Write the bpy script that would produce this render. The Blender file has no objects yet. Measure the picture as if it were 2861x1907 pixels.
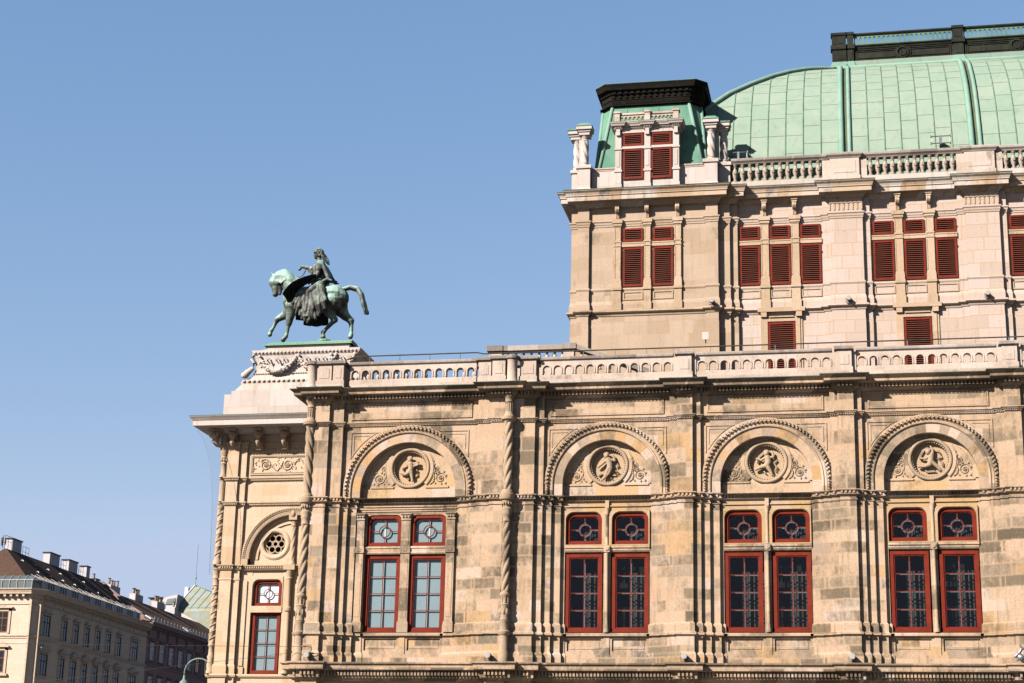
import bpy, bmesh, math, random
from math import sin, cos, pi, radians, sqrt, floor, atan2
from mathutils import Vector, Matrix
random.seed(11)
S = bpy.context.scene
COL = S.collection

# ------------------------------------------------------------------ camera, world, sun, exposure
cam_d = bpy.data.cameras.new('camera'); cam = bpy.data.objects.new('camera', cam_d); COL.objects.link(cam)
R_ = Vector((0.9806774, 0.1943446, 0.02240575)); U_ = Vector((0.03239863, -0.27429006, 0.96110108)); F_ = Vector((-0.19293048, 0.94180419, 0.27528656))
m = Matrix((R_, U_, -F_)).transposed().to_4x4(); m.translation = Vector((0, -65, 1.7)); cam.matrix_world = m
cam_d.sensor_width = 36; cam_d.lens = 5000 / 2861 * 36; cam_d.clip_start = 0.5; cam_d.clip_end = 3000
S.camera = cam
SUN_DIR = Vector((0.88, 1.0, -0.86)).normalized()          # the way the light travels
w = bpy.data.worlds.new('World'); S.world = w; w.use_nodes = True
nt = w.node_tree; bg = nt.nodes['Background']
sky = nt.nodes.new('ShaderNodeTexSky'); sky.sky_type = 'NISHITA'; sky.sun_disc = False
sky.sun_elevation = math.asin(-SUN_DIR.z); sky.sun_rotation = atan2(-SUN_DIR.x, -SUN_DIR.y) % (2 * pi)
sky.air_density = 1.0; sky.dust_density = 0.2; sky.ozone_density = 3.2
# the sky's own colour, a little hazier towards the horizon than the bare model
tint = nt.nodes.new('ShaderNodeSeparateColor'); comb = nt.nodes.new('ShaderNodeCombineColor'); nt.links.new(sky.outputs[0], tint.inputs[0])
SKY_STRENGTH, EXPO = 0.05, 2.3
for ch, (n0, a_, gm_, lim) in enumerate(((1 / 0.98, 0.193, 1.0, 0.50), (1 / 1.765, 0.352, 0.68, 0.60), (1 / 3.137, 0.607, 0.49, 0.81))):
    m1 = nt.nodes.new('ShaderNodeMath'); m1.operation = 'MULTIPLY'; m1.inputs[1].default_value = n0; nt.links.new(tint.outputs[ch], m1.inputs[0])
    m2 = nt.nodes.new('ShaderNodeMath'); m2.operation = 'POWER'; m2.inputs[1].default_value = gm_; nt.links.new(m1.outputs[0], m2.inputs[0])
    m3 = nt.nodes.new('ShaderNodeMath'); m3.operation = 'MULTIPLY'; m3.inputs[1].default_value = a_; nt.links.new(m2.outputs[0], m3.inputs[0])
    m4 = nt.nodes.new('ShaderNodeMath'); m4.operation = 'MINIMUM'; m4.inputs[1].default_value = lim; nt.links.new(m3.outputs[0], m4.inputs[0])
    m5 = nt.nodes.new('ShaderNodeMath'); m5.operation = 'DIVIDE'; m5.inputs[1].default_value = SKY_STRENGTH * 2 ** EXPO; nt.links.new(m4.outputs[0], m5.inputs[0])
    nt.links.new(m5.outputs[0], comb.inputs[ch])
nt.links.new(comb.outputs[0], bg.inputs[0]); bg.inputs[1].default_value = SKY_STRENGTH
sl = bpy.data.lights.new('sun', 'SUN'); sl.energy = 5.0; sl.angle = radians(0.53); sl.color = (1.0, 0.915, 0.835)
sun = bpy.data.objects.new('sun', sl); COL.objects.link(sun); sun.rotation_euler = SUN_DIR.to_track_quat('-Z', 'Y').to_euler()
S.view_settings.view_transform = 'Standard'; S.view_settings.look = 'None'; S.view_settings.exposure = EXPO; S.view_settings.gamma = 1

# ------------------------------------------------------------------ material helpers
class G:
    def __init__(s, name):
        s.m = bpy.data.materials.new(name); s.m.use_nodes = True; s.nt = s.m.node_tree
        s.b = s.nt.nodes['Principled BSDF']; s.b.inputs['Roughness'].default_value = 0.85
        s.out = s.nt.nodes['Material Output']
    def n(s, t, **k):
        x = s.nt.nodes.new('ShaderNode' + t)
        for a, v in k.items(): setattr(x, a, v)
        return x
    def put(s, sock, v):
        if hasattr(v, 'is_linked') or isinstance(v, bpy.types.NodeSocket): s.nt.links.new(v, sock)
        elif v is not None: sock.default_value = v
    def ma(s, op, a, b=None, c=None, clamp=False):
        x = s.n('Math', operation=op, use_clamp=clamp); s.put(x.inputs[0], a); s.put(x.inputs[1], b)
        if c is not None: s.put(x.inputs[2], c)
        return x.outputs[0]
    def mix(s, f, a, b, mode='MIX'):
        x = s.n('Mix', data_type='RGBA', blend_type=mode); s.put(x.inputs[0], f)
        s.put(x.inputs[6], a if not isinstance(a, tuple) else (*a[:3], 1)); s.put(x.inputs[7], b if not isinstance(b, tuple) else (*b[:3], 1))
        return x.outputs[2]
    def ramp(s, f, stops, interp='LINEAR'):
        x = s.n('ValToRGB'); cr = x.color_ramp; cr.interpolation = interp
        while len(cr.elements) < len(stops): cr.elements.new(0.5)
        for e, (p, c) in zip(cr.elements, stops):
            e.position = p; e.color = (*c, 1) if len(c) == 3 else c
        s.put(x.inputs[0], f); return x.outputs[0]
    def noise(s, scale, detail=4, rough=0.55, vec=None, dist=0.0):
        x = s.n('TexNoise'); x.inputs['Scale'].default_value = scale; x.inputs['Detail'].default_value = detail; x.inputs['Roughness'].default_value = rough
        x.inputs['Distortion'].default_value = dist
        if vec is not None: s.nt.links.new(vec, x.inputs['Vector'])
        return x.outputs[0]
    def smooth(s, v, a, b):
        x = s.n('MapRange', interpolation_type='SMOOTHSTEP'); s.put(x.inputs[0], v); x.inputs[1].default_value = a; x.inputs[2].default_value = b
        return x.outputs[0]
    def obj(s):
        return s.n('TexCoord').outputs['Object']
    def scale(s, v, sc):
        x = s.n('Mapping'); s.nt.links.new(v, x.inputs[0]); x.inputs['Scale'].default_value = sc; return x.outputs[0]
    def bump(s, h, strength=0.3, dist=0.02):
        x = s.n('Bump'); x.inputs['Strength'].default_value = strength; x.inputs['Distance'].default_value = dist
        s.nt.links.new(h, x.inputs['Height']); s.nt.links.new(x.outputs[0], s.b.inputs['Normal'])
    def base(s, c):
        s.put(s.b.inputs['Base Color'], c if not isinstance(c, tuple) else (*c[:3], 1)); return s.m

KA = 0.292
def stone(name, pal, rowh=0.40, bw=0.62, soot=0.5, joint=0.25, sootcol=(0.135, 0.108, 0.074), tone=False, drip=0.3, seed=0.0, jw=(0.004, 0.016), grain=0.5):
    """ashlar: every block gets its own colour; soot and wear have shapes of their own"""
    pal = [(p_, tuple(q_ * KA * h_ for q_, h_ in zip(c_, (1.01, 0.98, 0.985)))) for p_, c_ in pal]; sootcol = tuple(q_ * KA for q_ in sootcol)
    g = G(name); o = g.obj(); sx = g.n('SeparateXYZ'); g.nt.links.new(o, sx.inputs[0]); X, Y, Z = sx.outputs
    u = g.ma('ADD', X, g.ma('MULTIPLY', Y, 1.0)); u = g.ma('ADD', u, seed * 3.3)
    zr = g.ma('DIVIDE', g.ma('ADD', Z, seed), rowh); row = g.ma('FLOOR', zr)
    wn = g.n('TexWhiteNoise', noise_dimensions='1D'); g.put(wn.inputs['W'], row)
    ur = g.ma('ADD', g.ma('DIVIDE', u, bw), g.ma('MULTIPLY', wn.outputs[0], 7.0)); colu = g.ma('FLOOR', ur)
    cv = g.n('CombineXYZ'); g.put(cv.inputs[0], colu); g.put(cv.inputs[1], row); cv.inputs[2].default_value = seed
    if tone:
        at = g.n('Attribute', attribute_name='tone'); g.put(cv.inputs[0], g.ma('MULTIPLY', at.outputs['Fac'], 997.0)); cv.inputs[1].default_value = 3.0
        g.nt.links.remove(cv.inputs[1].links[0])
    wb = g.n('TexWhiteNoise', noise_dimensions='3D'); g.nt.links.new(cv.outputs[0], wb.inputs[0])
    sc = g.n('SeparateColor'); g.nt.links.new(wb.outputs[1], sc.inputs[0]); r1, r2, r3 = sc.outputs
    c = g.ramp(r1, pal, 'CONSTANT')
    # vein / patch variation within the stone
    nz = g.noise(2.2, 5, 0.6, o); c = g.mix(g.ma('MULTIPLY', g.smooth(nz, 0.45, 0.75), 0.45), c, pal[0][1])
    fr = g.ma('FRACT', zr); fu = g.ma('FRACT', ur)
    ez = g.ma('MULTIPLY', g.ma('MINIMUM', fr, g.ma('SUBTRACT', 1.0, fr)), rowh); eu = g.ma('MULTIPLY', g.ma('MINIMUM', fu, g.ma('SUBTRACT', 1.0, fu)), bw)
    ed = g.ma('MINIMUM', ez, eu)
    # soot: clustered, block by block, fading towards the re-pointed edges
    big = g.noise(0.55, 3, 0.5, o); fine = g.noise(6.0, 6, 0.7, g.scale(o, (1, 1, 0.7)))
    sv = g.ma('ADD', g.ma('MULTIPLY', big, 1.35), g.ma('ADD', g.ma('MULTIPLY', r2, 0.5), g.ma('MULTIPLY', fine, 0.78)))
    thr = 1.95 - soot
    sm = g.smooth(sv, thr - 0.22, thr + 0.24)
    if not tone: sm = g.ma('MULTIPLY', sm, g.ma('ADD', 0.35, g.ma('MULTIPLY', 0.65, g.smooth(g.ma('ADD', ed, g.ma('MULTIPLY', fine, 0.03)), 0.01, 0.075))))
    c = g.mix(g.ma('MULTIPLY', sm, 0.92), c, g.mix(r3, sootcol, tuple(min(1, 2.1 * q) for q in sootcol)))
    # rain streaks
    st = g.noise(1.0, 4, 0.6, g.scale(o, (5.5, 5.5, 0.5))); c = g.mix(g.ma('MULTIPLY', g.smooth(st, 0.52, 0.78), drip), c, tuple(0.75 * q for q in sootcol))
    gr = g.noise(28.0, 3, 0.7, o); c = g.mix(grain, c, g.mix(g.smooth(gr, 0.3, 0.7), (0.33, 0.33, 0.33), (0.66, 0.66, 0.66)), 'OVERLAY'); mo = g.noise(9.0, 4, 0.65, o); c = g.mix(g.ma('MULTIPLY', g.smooth(mo, 0.56, 0.72), 0.35), c, tuple(2.2 * q for q in sootcol))
    if joint and not tone:
        c = g.mix(g.ma('MULTIPLY', g.ma('SUBTRACT', 1.0, g.smooth(ed, *jw)), joint), c, (0.16, 0.10, 0.05))
    g.base(c); g.b.inputs['Roughness'].default_value = 0.9; g.b.inputs['Specular IOR Level'].default_value = 0.04
    g.bump(g.ma('ADD', g.ma('MULTIPLY', fine, 0.6), gr), 0.35, 0.012)
    return g.m

CREAM = (0.62, 0.465, 0.325); PALE = (0.66, 0.53, 0.42); OCHRE = (0.60, 0.385, 0.19); TAN = (0.545, 0.405, 0.275); SAND = (0.60, 0.44, 0.295); GREY = (0.45, 0.35, 0.255)
PW = [(0, CREAM), (0.28, SAND), (0.48, TAN), (0.60, CREAM), (0.76, (0.60, 0.41, 0.225)), (0.83, PALE), (0.93, GREY)]
M = {}
M['wing'] = stone('wing_sandstone', PW, 0.41, 0.66, 0.56, 0.40, drip=0.45)
M['wing_up'] = stone('wing_sandstone_upper', [(0, CREAM), (0.25, SAND), (0.5, TAN), (0.62, CREAM), (0.78, PALE), (0.88, (0.60, 0.40, 0.21)), (0.93, GREY)], 0.55, 0.9, 0.46, 0.35, drip=0.4, seed=3)
M['trim'] = stone('moulded_sandstone', [(0, SAND), (0.3, TAN), (0.5, CREAM), (0.72, GREY), (0.86, PALE)], 0.9, 1.5, 0.52, 0.12, drip=0.55, seed=5)
M['cornice'] = stone('sooty_shaded_cornice_stone', [(0, SAND), (0.3, TAN), (0.5, CREAM), (0.72, GREY), (0.86, PALE)], 0.9, 1.3, 0.78, 0.12, sootcol=(0.13, 0.10, 0.07), drip=0.7, seed=17)  # soot laid on heavier, which also deepens the shade under the cornices
M['vouss'] = stone('voussoir_sandstone', [(0, CREAM), (0.2, GREY), (0.38, PALE), (0.55, OCHRE), (0.68, SAND), (0.82, TAN)], soot=0.42, tone=True)
M['tymp'] = stone('tympanum_sandstone', [(0, (0.64, 0.475, 0.32)), (0.4, SAND), (0.6, (0.63, 0.44, 0.24)), (0.75, PALE)], 0.5, 1.6, 0.46, 0.15, seed=8)
M['relief'] = stone('carved_sandstone', [(0, (0.50, 0.385, 0.26)), (0.5, (0.45, 0.345, 0.235))], 3, 3, 0.35, 0, seed=9, drip=0.15)
M['meddisc'] = stone('medallion_ground', [(0, (0.62, 0.43, 0.26)), (0.5, (0.57, 0.42, 0.27))], 3, 3, 0.1, 0, seed=4, drip=0.1)
M['golden'] = stone('golden_sandstone', [(0, (0.58, 0.40, 0.205)), (0.4, (0.54, 0.385, 0.22)), (0.7, SAND)], 0.5, 1.5, 0.30, 0.1, seed=2)
M['tower'] = stone('tower_sandstone', [(0, (0.53, 0.415, 0.305)), (0.3, (0.57, 0.45, 0.335)), (0.55, (0.49, 0.375, 0.26)), (0.8, (0.57, 0.445, 0.325))], 0.62, 1.05, 0.15, 0.35, drip=0.2, seed=6, grain=0.3)
M['ashlar'] = stone('pale_ashlar', [(0, (0.625, 0.515, 0.435)), (0.3, (0.64, 0.54, 0.465)), (0.6, (0.595, 0.485, 0.40)), (0.85, (0.645, 0.555, 0.485))], 0.60, 0.95, 0.10, 0.62, drip=0.12, seed=1, jw=(0.010, 0.030), grain=0.22)
M['towertrim'] = stone('tower_moulding', [(0, (0.58, 0.44, 0.30)), (0.5, (0.63, 0.49, 0.35)), (0.8, (0.54, 0.41, 0.27))], 1.2, 1.6, 0.2, 0.08, drip=0.25, seed=7)
M['uppercornice'] = stone('streaked_cornice_stone', [(0, (0.60, 0.47, 0.33)), (0.25, (0.66, 0.57, 0.47)), (0.45, (0.52, 0.38, 0.25)), (0.65, (0.62, 0.49, 0.36)), (0.85, (0.70, 0.63, 0.55))], 1.5, .55, 0.30, 0.1, drip=0.6, seed=18, grain=0.3)
M['white'] = stone('pale_limestone', [(0, (0.66, 0.61, 0.565)), (0.4, (0.64, 0.575, 0.52)), (0.75, (0.60, 0.53, 0.47))], 0.85, 1.5, 0.30, 0.45, sootcol=(0.33, 0.265, 0.20), drip=0.4, seed=10, grain=0.3)
M['bal'] = stone('weathered_balustrade_stone', [(0, (0.66, 0.56, 0.47)), (0.4, (0.60, 0.49, 0.40)), (0.75, (0.70, 0.60, 0.52))], 1.0, 1.4, 0.42, 0.1, sootcol=(0.25, 0.20, 0.16), drip=0.3, seed=12)
M['baluster'] = stone('grey_baluster_stone', [(0, (0.50, 0.42, 0.345)), (0.4, (0.42, 0.34, 0.27)), (0.75, (0.56, 0.48, 0.40))], 3, .33, 0.55, 0, sootcol=(0.2, 0.16, 0.12), drip=0.5, seed=16)
M['coping'] = stone('lichened_coping', [(0, (0.52, 0.47, 0.43)), (0.5, (0.44, 0.39, 0.35))], 3, 1.3, 0.72, 0.3, sootcol=(0.20, 0.17, 0.145), drip=0.35, seed=13)
M['pav'] = stone('pavilion_sandstone', [(0, (0.68, 0.53, 0.37)), (0.35, (0.70, 0.56, 0.40)), (0.7, (0.64, 0.48, 0.31))], 0.5, 1.25, 0.12, 0.2, drip=0.15, seed=14)
M['pavrel'] = stone('pavilion_carving', [(0, (0.60, 0.47, 0.33)), (0.5, (0.56, 0.43, 0.29))], 3, 3, 0.25, 0, drip=0.2, seed=15)

def plain(name, col, rough=0.6, metal=0.0, var=0.25, sc=4.0, dark=None):
    col = tuple(q * 0.37 for q in col); dark = tuple(q * 0.37 for q in dark) if dark else None
    g = G(name); o = g.obj(); nz = g.noise(sc, 5, 0.6, o)
    d = dark or tuple(q * (1 - var) for q in col)
    g.base(g.mix(g.smooth(nz, 0.35, 0.7), col, d)); g.b.inputs['Roughness'].default_value = rough; g.b.inputs['Metallic'].default_value = metal; g.b.inputs['Specular IOR Level'].default_value = 0.08
    return g.m
M['red'] = plain('oxide_red_paint', (0.185, 0.0195, 0.0065), 0.7, 0, 0.3, 3.0)
M['redslat'] = plain('oxide_red_slats', (0.165, 0.040, 0.022), 0.6, 0, 0.25, 3.0)
M['dark'] = plain('dark_interior', (0.012, 0.010, 0.009), 0.9)  # near-black colour stands in for unlit depth behind windows and slats
M['blind'] = plain('sky_reflection_blind', (0.30, 0.385, 0.41), 0.7, 0, 0.08, 1.5)  # pale blue carries the sky reflected in the panes as blind colour
M['whiteblind'] = plain('white_blind', (1.0, 1.05, 1.08), 0.7, 0, 0.05, 1.5)
M['curtain'] = plain('grey_curtain', (0.075, 0.066, 0.06), 0.9, 0, 0.4, 2.0)
M['whitepaint'] = plain('white_paint', (0.74, 0.75, 0.74), 0.5, 0, 0.08)
M['steel'] = plain('galvanised_steel', (0.30, 0.30, 0.31), 0.4, 0.7, 0.25)
M['lampgreen'] = plain('grey_green_lamp_paint', (0.20, 0.27, 0.25), 0.5, 0, 0.3)
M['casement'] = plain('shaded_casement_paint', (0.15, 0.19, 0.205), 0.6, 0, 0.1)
M['rail'] = plain('dark_handrail_metal', (0.10, 0.085, 0.07), 0.45, 0.4, 0.3)
M['lampgrey'] = plain('floodlight_housing', (0.40, 0.37, 0.34), 0.5, 0, 0.12)
M['flash'] = plain('green_lead_flashing', (0.10, 0.14, 0.105), 0.6, 0.1, 0.6, 1.2, (0.035, 0.035, 0.03))
M['cable'] = plain('black_cable', (0.02, 0.02, 0.02), 0.5)
g = G('window_glass'); tr = g.n('BsdfTransparent'); gl = g.n('BsdfGlossy'); gl.inputs['Roughness'].default_value = 0.02; mx = g.n('MixShader'); lw_ = g.n('LayerWeight'); lw_.inputs[0].default_value = 0.5; fn = g.n('Math', operation='MULTIPLY_ADD'); pw_ = g.n('Math', operation='POWER'); pw_.inputs[1].default_value = 3.0; g.nt.links.new(lw_.outputs['Facing'], pw_.inputs[0]); g.nt.links.new(pw_.outputs[0], fn.inputs[0]); fn.inputs[1].default_value = 0.5; fn.inputs[2].default_value = 0.03
tr.inputs[0].default_value = (0.82, 0.85, 0.86, 1)
g.nt.links.new(fn.outputs[0], mx.inputs[0]); g.nt.links.new(tr.outputs[0], mx.inputs[1]); g.nt.links.new(gl.outputs[0], mx.inputs[2]); g.nt.links.new(mx.outputs[0], g.out.inputs[0]); M['glass'] = g.m
def copper(name, a, b, rust, roof=False):
    a, b, rust = [tuple(q * 0.207 for q in t_) for t_ in (a, b, rust)]
    g = G(name); o = g.obj(); nz = g.noise(0.9, 5, 0.6, o); c = g.mix(g.smooth(nz, 0.35, 0.68), a, b)
    n2 = g.noise(3.5, 5, 0.65, o); c = g.mix(g.ma('MULTIPLY', g.smooth(n2, 0.55, 0.8), 0.6), c, rust)
    st = g.noise(1.0, 4, 0.6, g.scale(o, (4, 4, 0.5))); c = g.mix(g.ma('MULTIPLY', g.smooth(st, 0.5, 0.8), 0.45), c, tuple(q * 0.6 for q in a))
    if roof:
        at = g.n('Attribute', attribute_name='tone'); c = g.mix(0.14, c, g.ramp(at.outputs['Fac'], [(0, (0.060, 0.096, 0.080)), (0.5, (0.096, 0.128, 0.111)), (1, (0.086, 0.118, 0.086))]))
    g.base(c); g.b.inputs['Roughness'].default_value = 0.75; g.b.inputs['Specular IOR Level'].default_value = 0.02; return g.m
M['roof'] = copper('copper_roof_patina', (0.43, 0.585, 0.465), (0.51, 0.63, 0.50), (0.40, 0.49, 0.34), True)
M['rib'] = copper('copper_rib_patina', (0.32, 0.56, 0.45), (0.41, 0.63, 0.51), (0.26, 0.36, 0.24))
M['trroof'] = copper('tower_roof_patina', (0.20, 0.44, 0.32), (0.30, 0.55, 0.40), (0.10, 0.14, 0.09))
M['seam'] = plain('seam_line', (0.17, 0.28, 0.19), 0.8, 0, 0.4, 2.0)
M['rust'] = plain('rusty_joint', (0.30, 0.30, 0.12), 0.9, 0, 0.4, 2.0)
M['darkcopper'] = copper('dark_copper', (0.020, 0.017, 0.014), (0.032, 0.027, 0.022), (0.06, 0.12, 0.085))  # dark copper, lowered further to include the shade of the crown's overhang
M['crest'] = copper('stained_cresting_copper', (0.040, 0.040, 0.033), (0.065, 0.072, 0.056), (0.12, 0.24, 0.17))
M['ribgutter'] = copper('rib_gutter_copper', (0.16, 0.19, 0.12), (0.22, 0.26, 0.16), (0.09, 0.06, 0.03))
M['greencopper'] = copper('green_copper_cresting', (0.16, 0.30, 0.22), (0.26, 0.44, 0.34), (0.05, 0.06, 0.045))
def patina(name, lift=0.0):
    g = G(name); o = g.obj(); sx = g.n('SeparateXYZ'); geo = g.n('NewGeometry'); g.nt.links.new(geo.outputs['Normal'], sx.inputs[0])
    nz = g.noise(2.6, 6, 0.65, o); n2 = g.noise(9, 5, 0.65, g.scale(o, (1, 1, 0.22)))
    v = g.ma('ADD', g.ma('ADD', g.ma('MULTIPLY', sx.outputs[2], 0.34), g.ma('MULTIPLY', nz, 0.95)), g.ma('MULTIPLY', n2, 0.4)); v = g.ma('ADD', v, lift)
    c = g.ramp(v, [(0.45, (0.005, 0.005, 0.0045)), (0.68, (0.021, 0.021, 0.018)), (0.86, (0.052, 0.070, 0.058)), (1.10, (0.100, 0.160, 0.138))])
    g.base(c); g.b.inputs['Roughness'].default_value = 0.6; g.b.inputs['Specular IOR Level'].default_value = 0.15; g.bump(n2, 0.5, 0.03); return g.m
M['bronze'] = patina('weathered_bronze'); M['darkbronze'] = patina('dark_bronze', 0.0); M['patina'] = patina('bright_patina', 0.17); M['blackbronze'] = plain('black_and_shaded_bronze', (0.018, 0.018, 0.017), 0.7)
M['basecopper'] = copper('statue_base_patina', (0.28, 0.58, 0.40), (0.38, 0.66, 0.46), (0.45, 0.28, 0.10))

# ------------------------------------------------------------------ mesh helpers
class MB:
    def __init__(s): s.v = []; s.f = []; s.t = []; s.m = []; s.tone = 0.0; s.mi = 0
    def add(s, vs, fs):
        o = len(s.v); s.v += [tuple(p) for p in vs]
        for f in fs: s.f.append(tuple(i + o for i in f)); s.t.append(s.tone); s.m.append(s.mi)
        return s
    def box(s, x0, x1, y0, y1, z0, z1):
        return s.add([(x0, y0, z0), (x1, y0, z0), (x1, y1, z0), (x0, y1, z0), (x0, y0, z1), (x1, y0, z1), (x1, y1, z1), (x0, y1, z1)],
                     [(0, 3, 2, 1), (4, 5, 6, 7), (0, 1, 5, 4), (1, 2, 6, 5), (2, 3, 7, 6), (3, 0, 4, 7)])
    def hull(s, lo, hi):
        """prism between two polygons of equal length (counter-clockwise seen from above)"""
        n = len(lo); return s.add(list(lo) + list(hi), [tuple(range(n - 1, -1, -1)), tuple(range(n, 2 * n))] + [(i, (i + 1) % n, n + (i + 1) % n, n + i) for i in range(n)])
    def slab(s, poly, y0, y1):
        """polygon in XZ given thickness along Y"""
        return s.hull([(x, y1, z) for x, z in poly], [(x, y0, z) for x, z in poly])
    def sweep(s, path, prof, closed=True):
        """moulding: plan path left to right (outward = right of travel), profile of (out, z) from top to bottom"""
        n = len(path); k = len(prof); dirs = []
        for i in range(n - 1):
            dx, dy = path[i + 1][0] - path[i][0], path[i + 1][1] - path[i][1]; L = sqrt(dx * dx + dy * dy); dirs.append((dx / L, dy / L))
        vs = []
        for i in range(n):
            a = dirs[max(i - 1, 0)]; b = dirs[min(i, n - 2)]; na = (a[1], -a[0]); nb = (b[1], -b[0])
            d = 1 + na[0] * nb[0] + na[1] * nb[1]; mx, my = ((na[0] + nb[0]) / d, (na[1] + nb[1]) / d) if d > 1e-4 else na
            vs += [(path[i][0] + mx * o, path[i][1] + my * o, z) for o, z in prof]
        fs = []
        for i in range(n - 1):
            for j in range(k if closed else k - 1):
                j2 = (j + 1) % k; fs.append((i * k + j, i * k + j2, (i + 1) * k + j2, (i + 1) * k + j))
        if closed: fs += [tuple(range(k))[::-1], tuple((n - 1) * k + j for j in range(k))]
        return s.add(vs, fs)
    def lathe(s, c, prof, n=14, axis='z', a0=0, a1=2 * pi):
        full = abs(a1 - a0 - 2 * pi) < 1e-6; vs = []; k = len(prof); mm = n if full else n + 1
        for i in range(mm):
            a = a0 + (a1 - a0) * i / n
            for r, h in prof:
                if axis == 'z': vs.append((c[0] + r * cos(a), c[1] + r * sin(a), c[2] + h))
                else: vs.append((c[0] + r * cos(a), c[1] + h, c[2] + r * sin(a)))
        fs = []
        for i in range(n):
            i2 = (i + 1) % mm
            for j in range(k - 1): fs.append((i * k + j, i2 * k + j, i2 * k + j + 1, i * k + j + 1))
        s.add(vs, fs)
        if full and axis == 'z':
            o = len(s.v) - len(vs); s.f.append(tuple(o + i * k for i in range(n))[::-1]); s.f.append(tuple(o + i * k + k - 1 for i in range(n))); s.t += [s.tone] * 2; s.m += [s.mi] * 2
        return s
    def arc(s, c, prof, a0=0, a1=pi, n=32, stilt=0):
        """arch moulding about (cx,cz): closed profile of (r, y); stilt drops the ends straight down"""
        k = len(prof); vs = []; st = []
        if stilt: st.append((a0, -stilt))
        st += [(a0 + (a1 - a0) * i / n, 0) for i in range(n + 1)]
        if stilt: st.append((a1, -stilt))
        for a, dz in st: vs += [(c[0] + r * cos(a), y, c[1] + r * sin(a) + dz) for r, y in prof]
        fs = [(i * k + j, i * k + (j + 1) % k, (i + 1) * k + (j + 1) % k, (i + 1) * k + j) for i in range(len(st) - 1) for j in range(k)]
        fs += [tuple(range(k))[::-1], tuple((len(st) - 1) * k + j for j in range(k))]
        return s.add(vs, fs)
    def tube(s, pts, r, n=7):
        pts = [Vector(p) for p in pts]; rs = r if isinstance(r, (list, tuple)) else [r] * len(pts); vs = []
        for i, p in enumerate(pts):
            t = (pts[min(i + 1, len(pts) - 1)] - pts[max(i - 1, 0)]).normalized(); a = t.cross(Vector((0.13, 0.21, 0.97)))
            if a.length < 1e-3: a = t.cross(Vector((1, 0, 0)))
            a.normalize(); b = t.cross(a)
            vs += [p + (a * cos(2 * pi * q / n) + b * sin(2 * pi * q / n)) * rs[i] for q in range(n)]
        fs = [(i * n + q, i * n + (q + 1) % n, (i + 1) * n + (q + 1) % n, (i + 1) * n + q) for i in range(len(pts) - 1) for q in range(n)]
        fs += [tuple(range(n))[::-1], tuple((len(pts) - 1) * n + q for q in range(n))]
        return s.add(vs, fs)
    def ball(s, c, r, nu=10, nv=7, rot=None):
        r = r if isinstance(r, (tuple, list)) else (r, r, r); vs = []
        for j in range(1, nv):
            for i in range(nu):
                p = Vector((r[0] * sin(pi * j / nv) * cos(2 * pi * i / nu), r[1] * sin(pi * j / nv) * sin(2 * pi * i / nu), r[2] * cos(pi * j / nv)))
                vs.append(p)
        vs += [Vector((0, 0, r[2])), Vector((0, 0, -r[2]))]
        if rot: vs = [rot @ p for p in vs]
        vs = [p + Vector(c) for p in vs]; fs = []; T = len(vs) - 2
        for j in range(nv - 2):
            for i in range(nu): fs.append((j * nu + i, (j + 1) * nu + i, (j + 1) * nu + (i + 1) % nu, j * nu + (i + 1) % nu))
        for i in range(nu): fs += [(T, i, (i + 1) % nu), (T + 1, (nv - 2) * nu + (i + 1) % nu, (nv - 2) * nu + i)]
        return s.add(vs, fs)
    def limb(s, a, b, ra, rb, n=10):
        """tapered limb with rounded ends"""
        a, b = Vector(a), Vector(b); L = (b - a); pts = [a]; s.tube([a, a + L * 0.5, b], [ra, (ra + rb) / 2, rb], n); s.ball(a, ra, n, 7); s.ball(b, rb, n, 7); return s
    def chain(s, pts, n=10):
        for p, q in zip(pts, pts[1:]): s.limb(p[:3], q[:3], p[3], q[3], n)
        return s
    def twist(s, c, r, z0, z1, lobes=4, turns=2.2, amp=0.16, n=28, nz=44, taper=0.0, sgn=1):
        vs = []
        for j in range(nz + 1):
            t = j / nz
            for i in range(n):
                a = 2 * pi * i / n; ph = lobes * (a - sgn * 2 * pi * turns * t / lobes * 1.0)
                rr = r * (1 - taper * t) * (1 - amp + amp * abs(sin(ph / 2)) ** 0.8 * 1.6)
                vs.append((c[0] + rr * cos(a), c[1] + rr * sin(a), z0 + (z1 - z0) * t))
        fs = [(j * n + i, j * n + (i + 1) % n, (j + 1) * n + (i + 1) % n, (j + 1) * n + i) for j in range(nz) for i in range(n)]
        return s.add(vs, fs)
    def holes(s, x0, x1, z0, z1, y0, y1, outline):
        """rectangular panel with one hole (outline: list of (x,z), counter-clockwise seen from the front)"""
        cx = sum(p[0] for p in outline) / len(outline); cz = sum(p[1] for p in outline) / len(outline); rect = []
        for x, z in outline:
            dx, dz = x - cx, z - cz; tx = ((x1 - cx) / dx if dx > 0 else (x0 - cx) / dx) if abs(dx) > 1e-9 else 1e9
            tz = ((z1 - cz) / dz if dz > 0 else (z0 - cz) / dz) if abs(dz) > 1e-9 else 1e9
            t = min(tx, tz); rect.append((cx + dx * t, cz + dz * t))
        for X, Zc in ((x0, z0), (x0, z1), (x1, z0), (x1, z1)):       # snap nearest ray to each corner
            k = min(range(len(rect)), key=lambda i: (rect[i][0] - X) ** 2 + (rect[i][1] - Zc) ** 2); rect[k] = (X, Zc)
        n = len(outline); vs = [(x, y0, z) for x, z in outline] + [(x, y0, z) for x, z in rect] + [(x, y1, z) for x, z in outline] + [(x, y1, z) for x, z in rect]
        fs = []
        for i in range(n):
            j = (i + 1) % n; fs += [(i, n + i, n + j, j), (2 * n + i, 2 * n + j, 3 * n + j, 3 * n + i), (i, j, 2 * n + j, 2 * n + i), (n + i, 3 * n + i, 3 * n + j, n + j)]
        return s.add(vs, fs)
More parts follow.
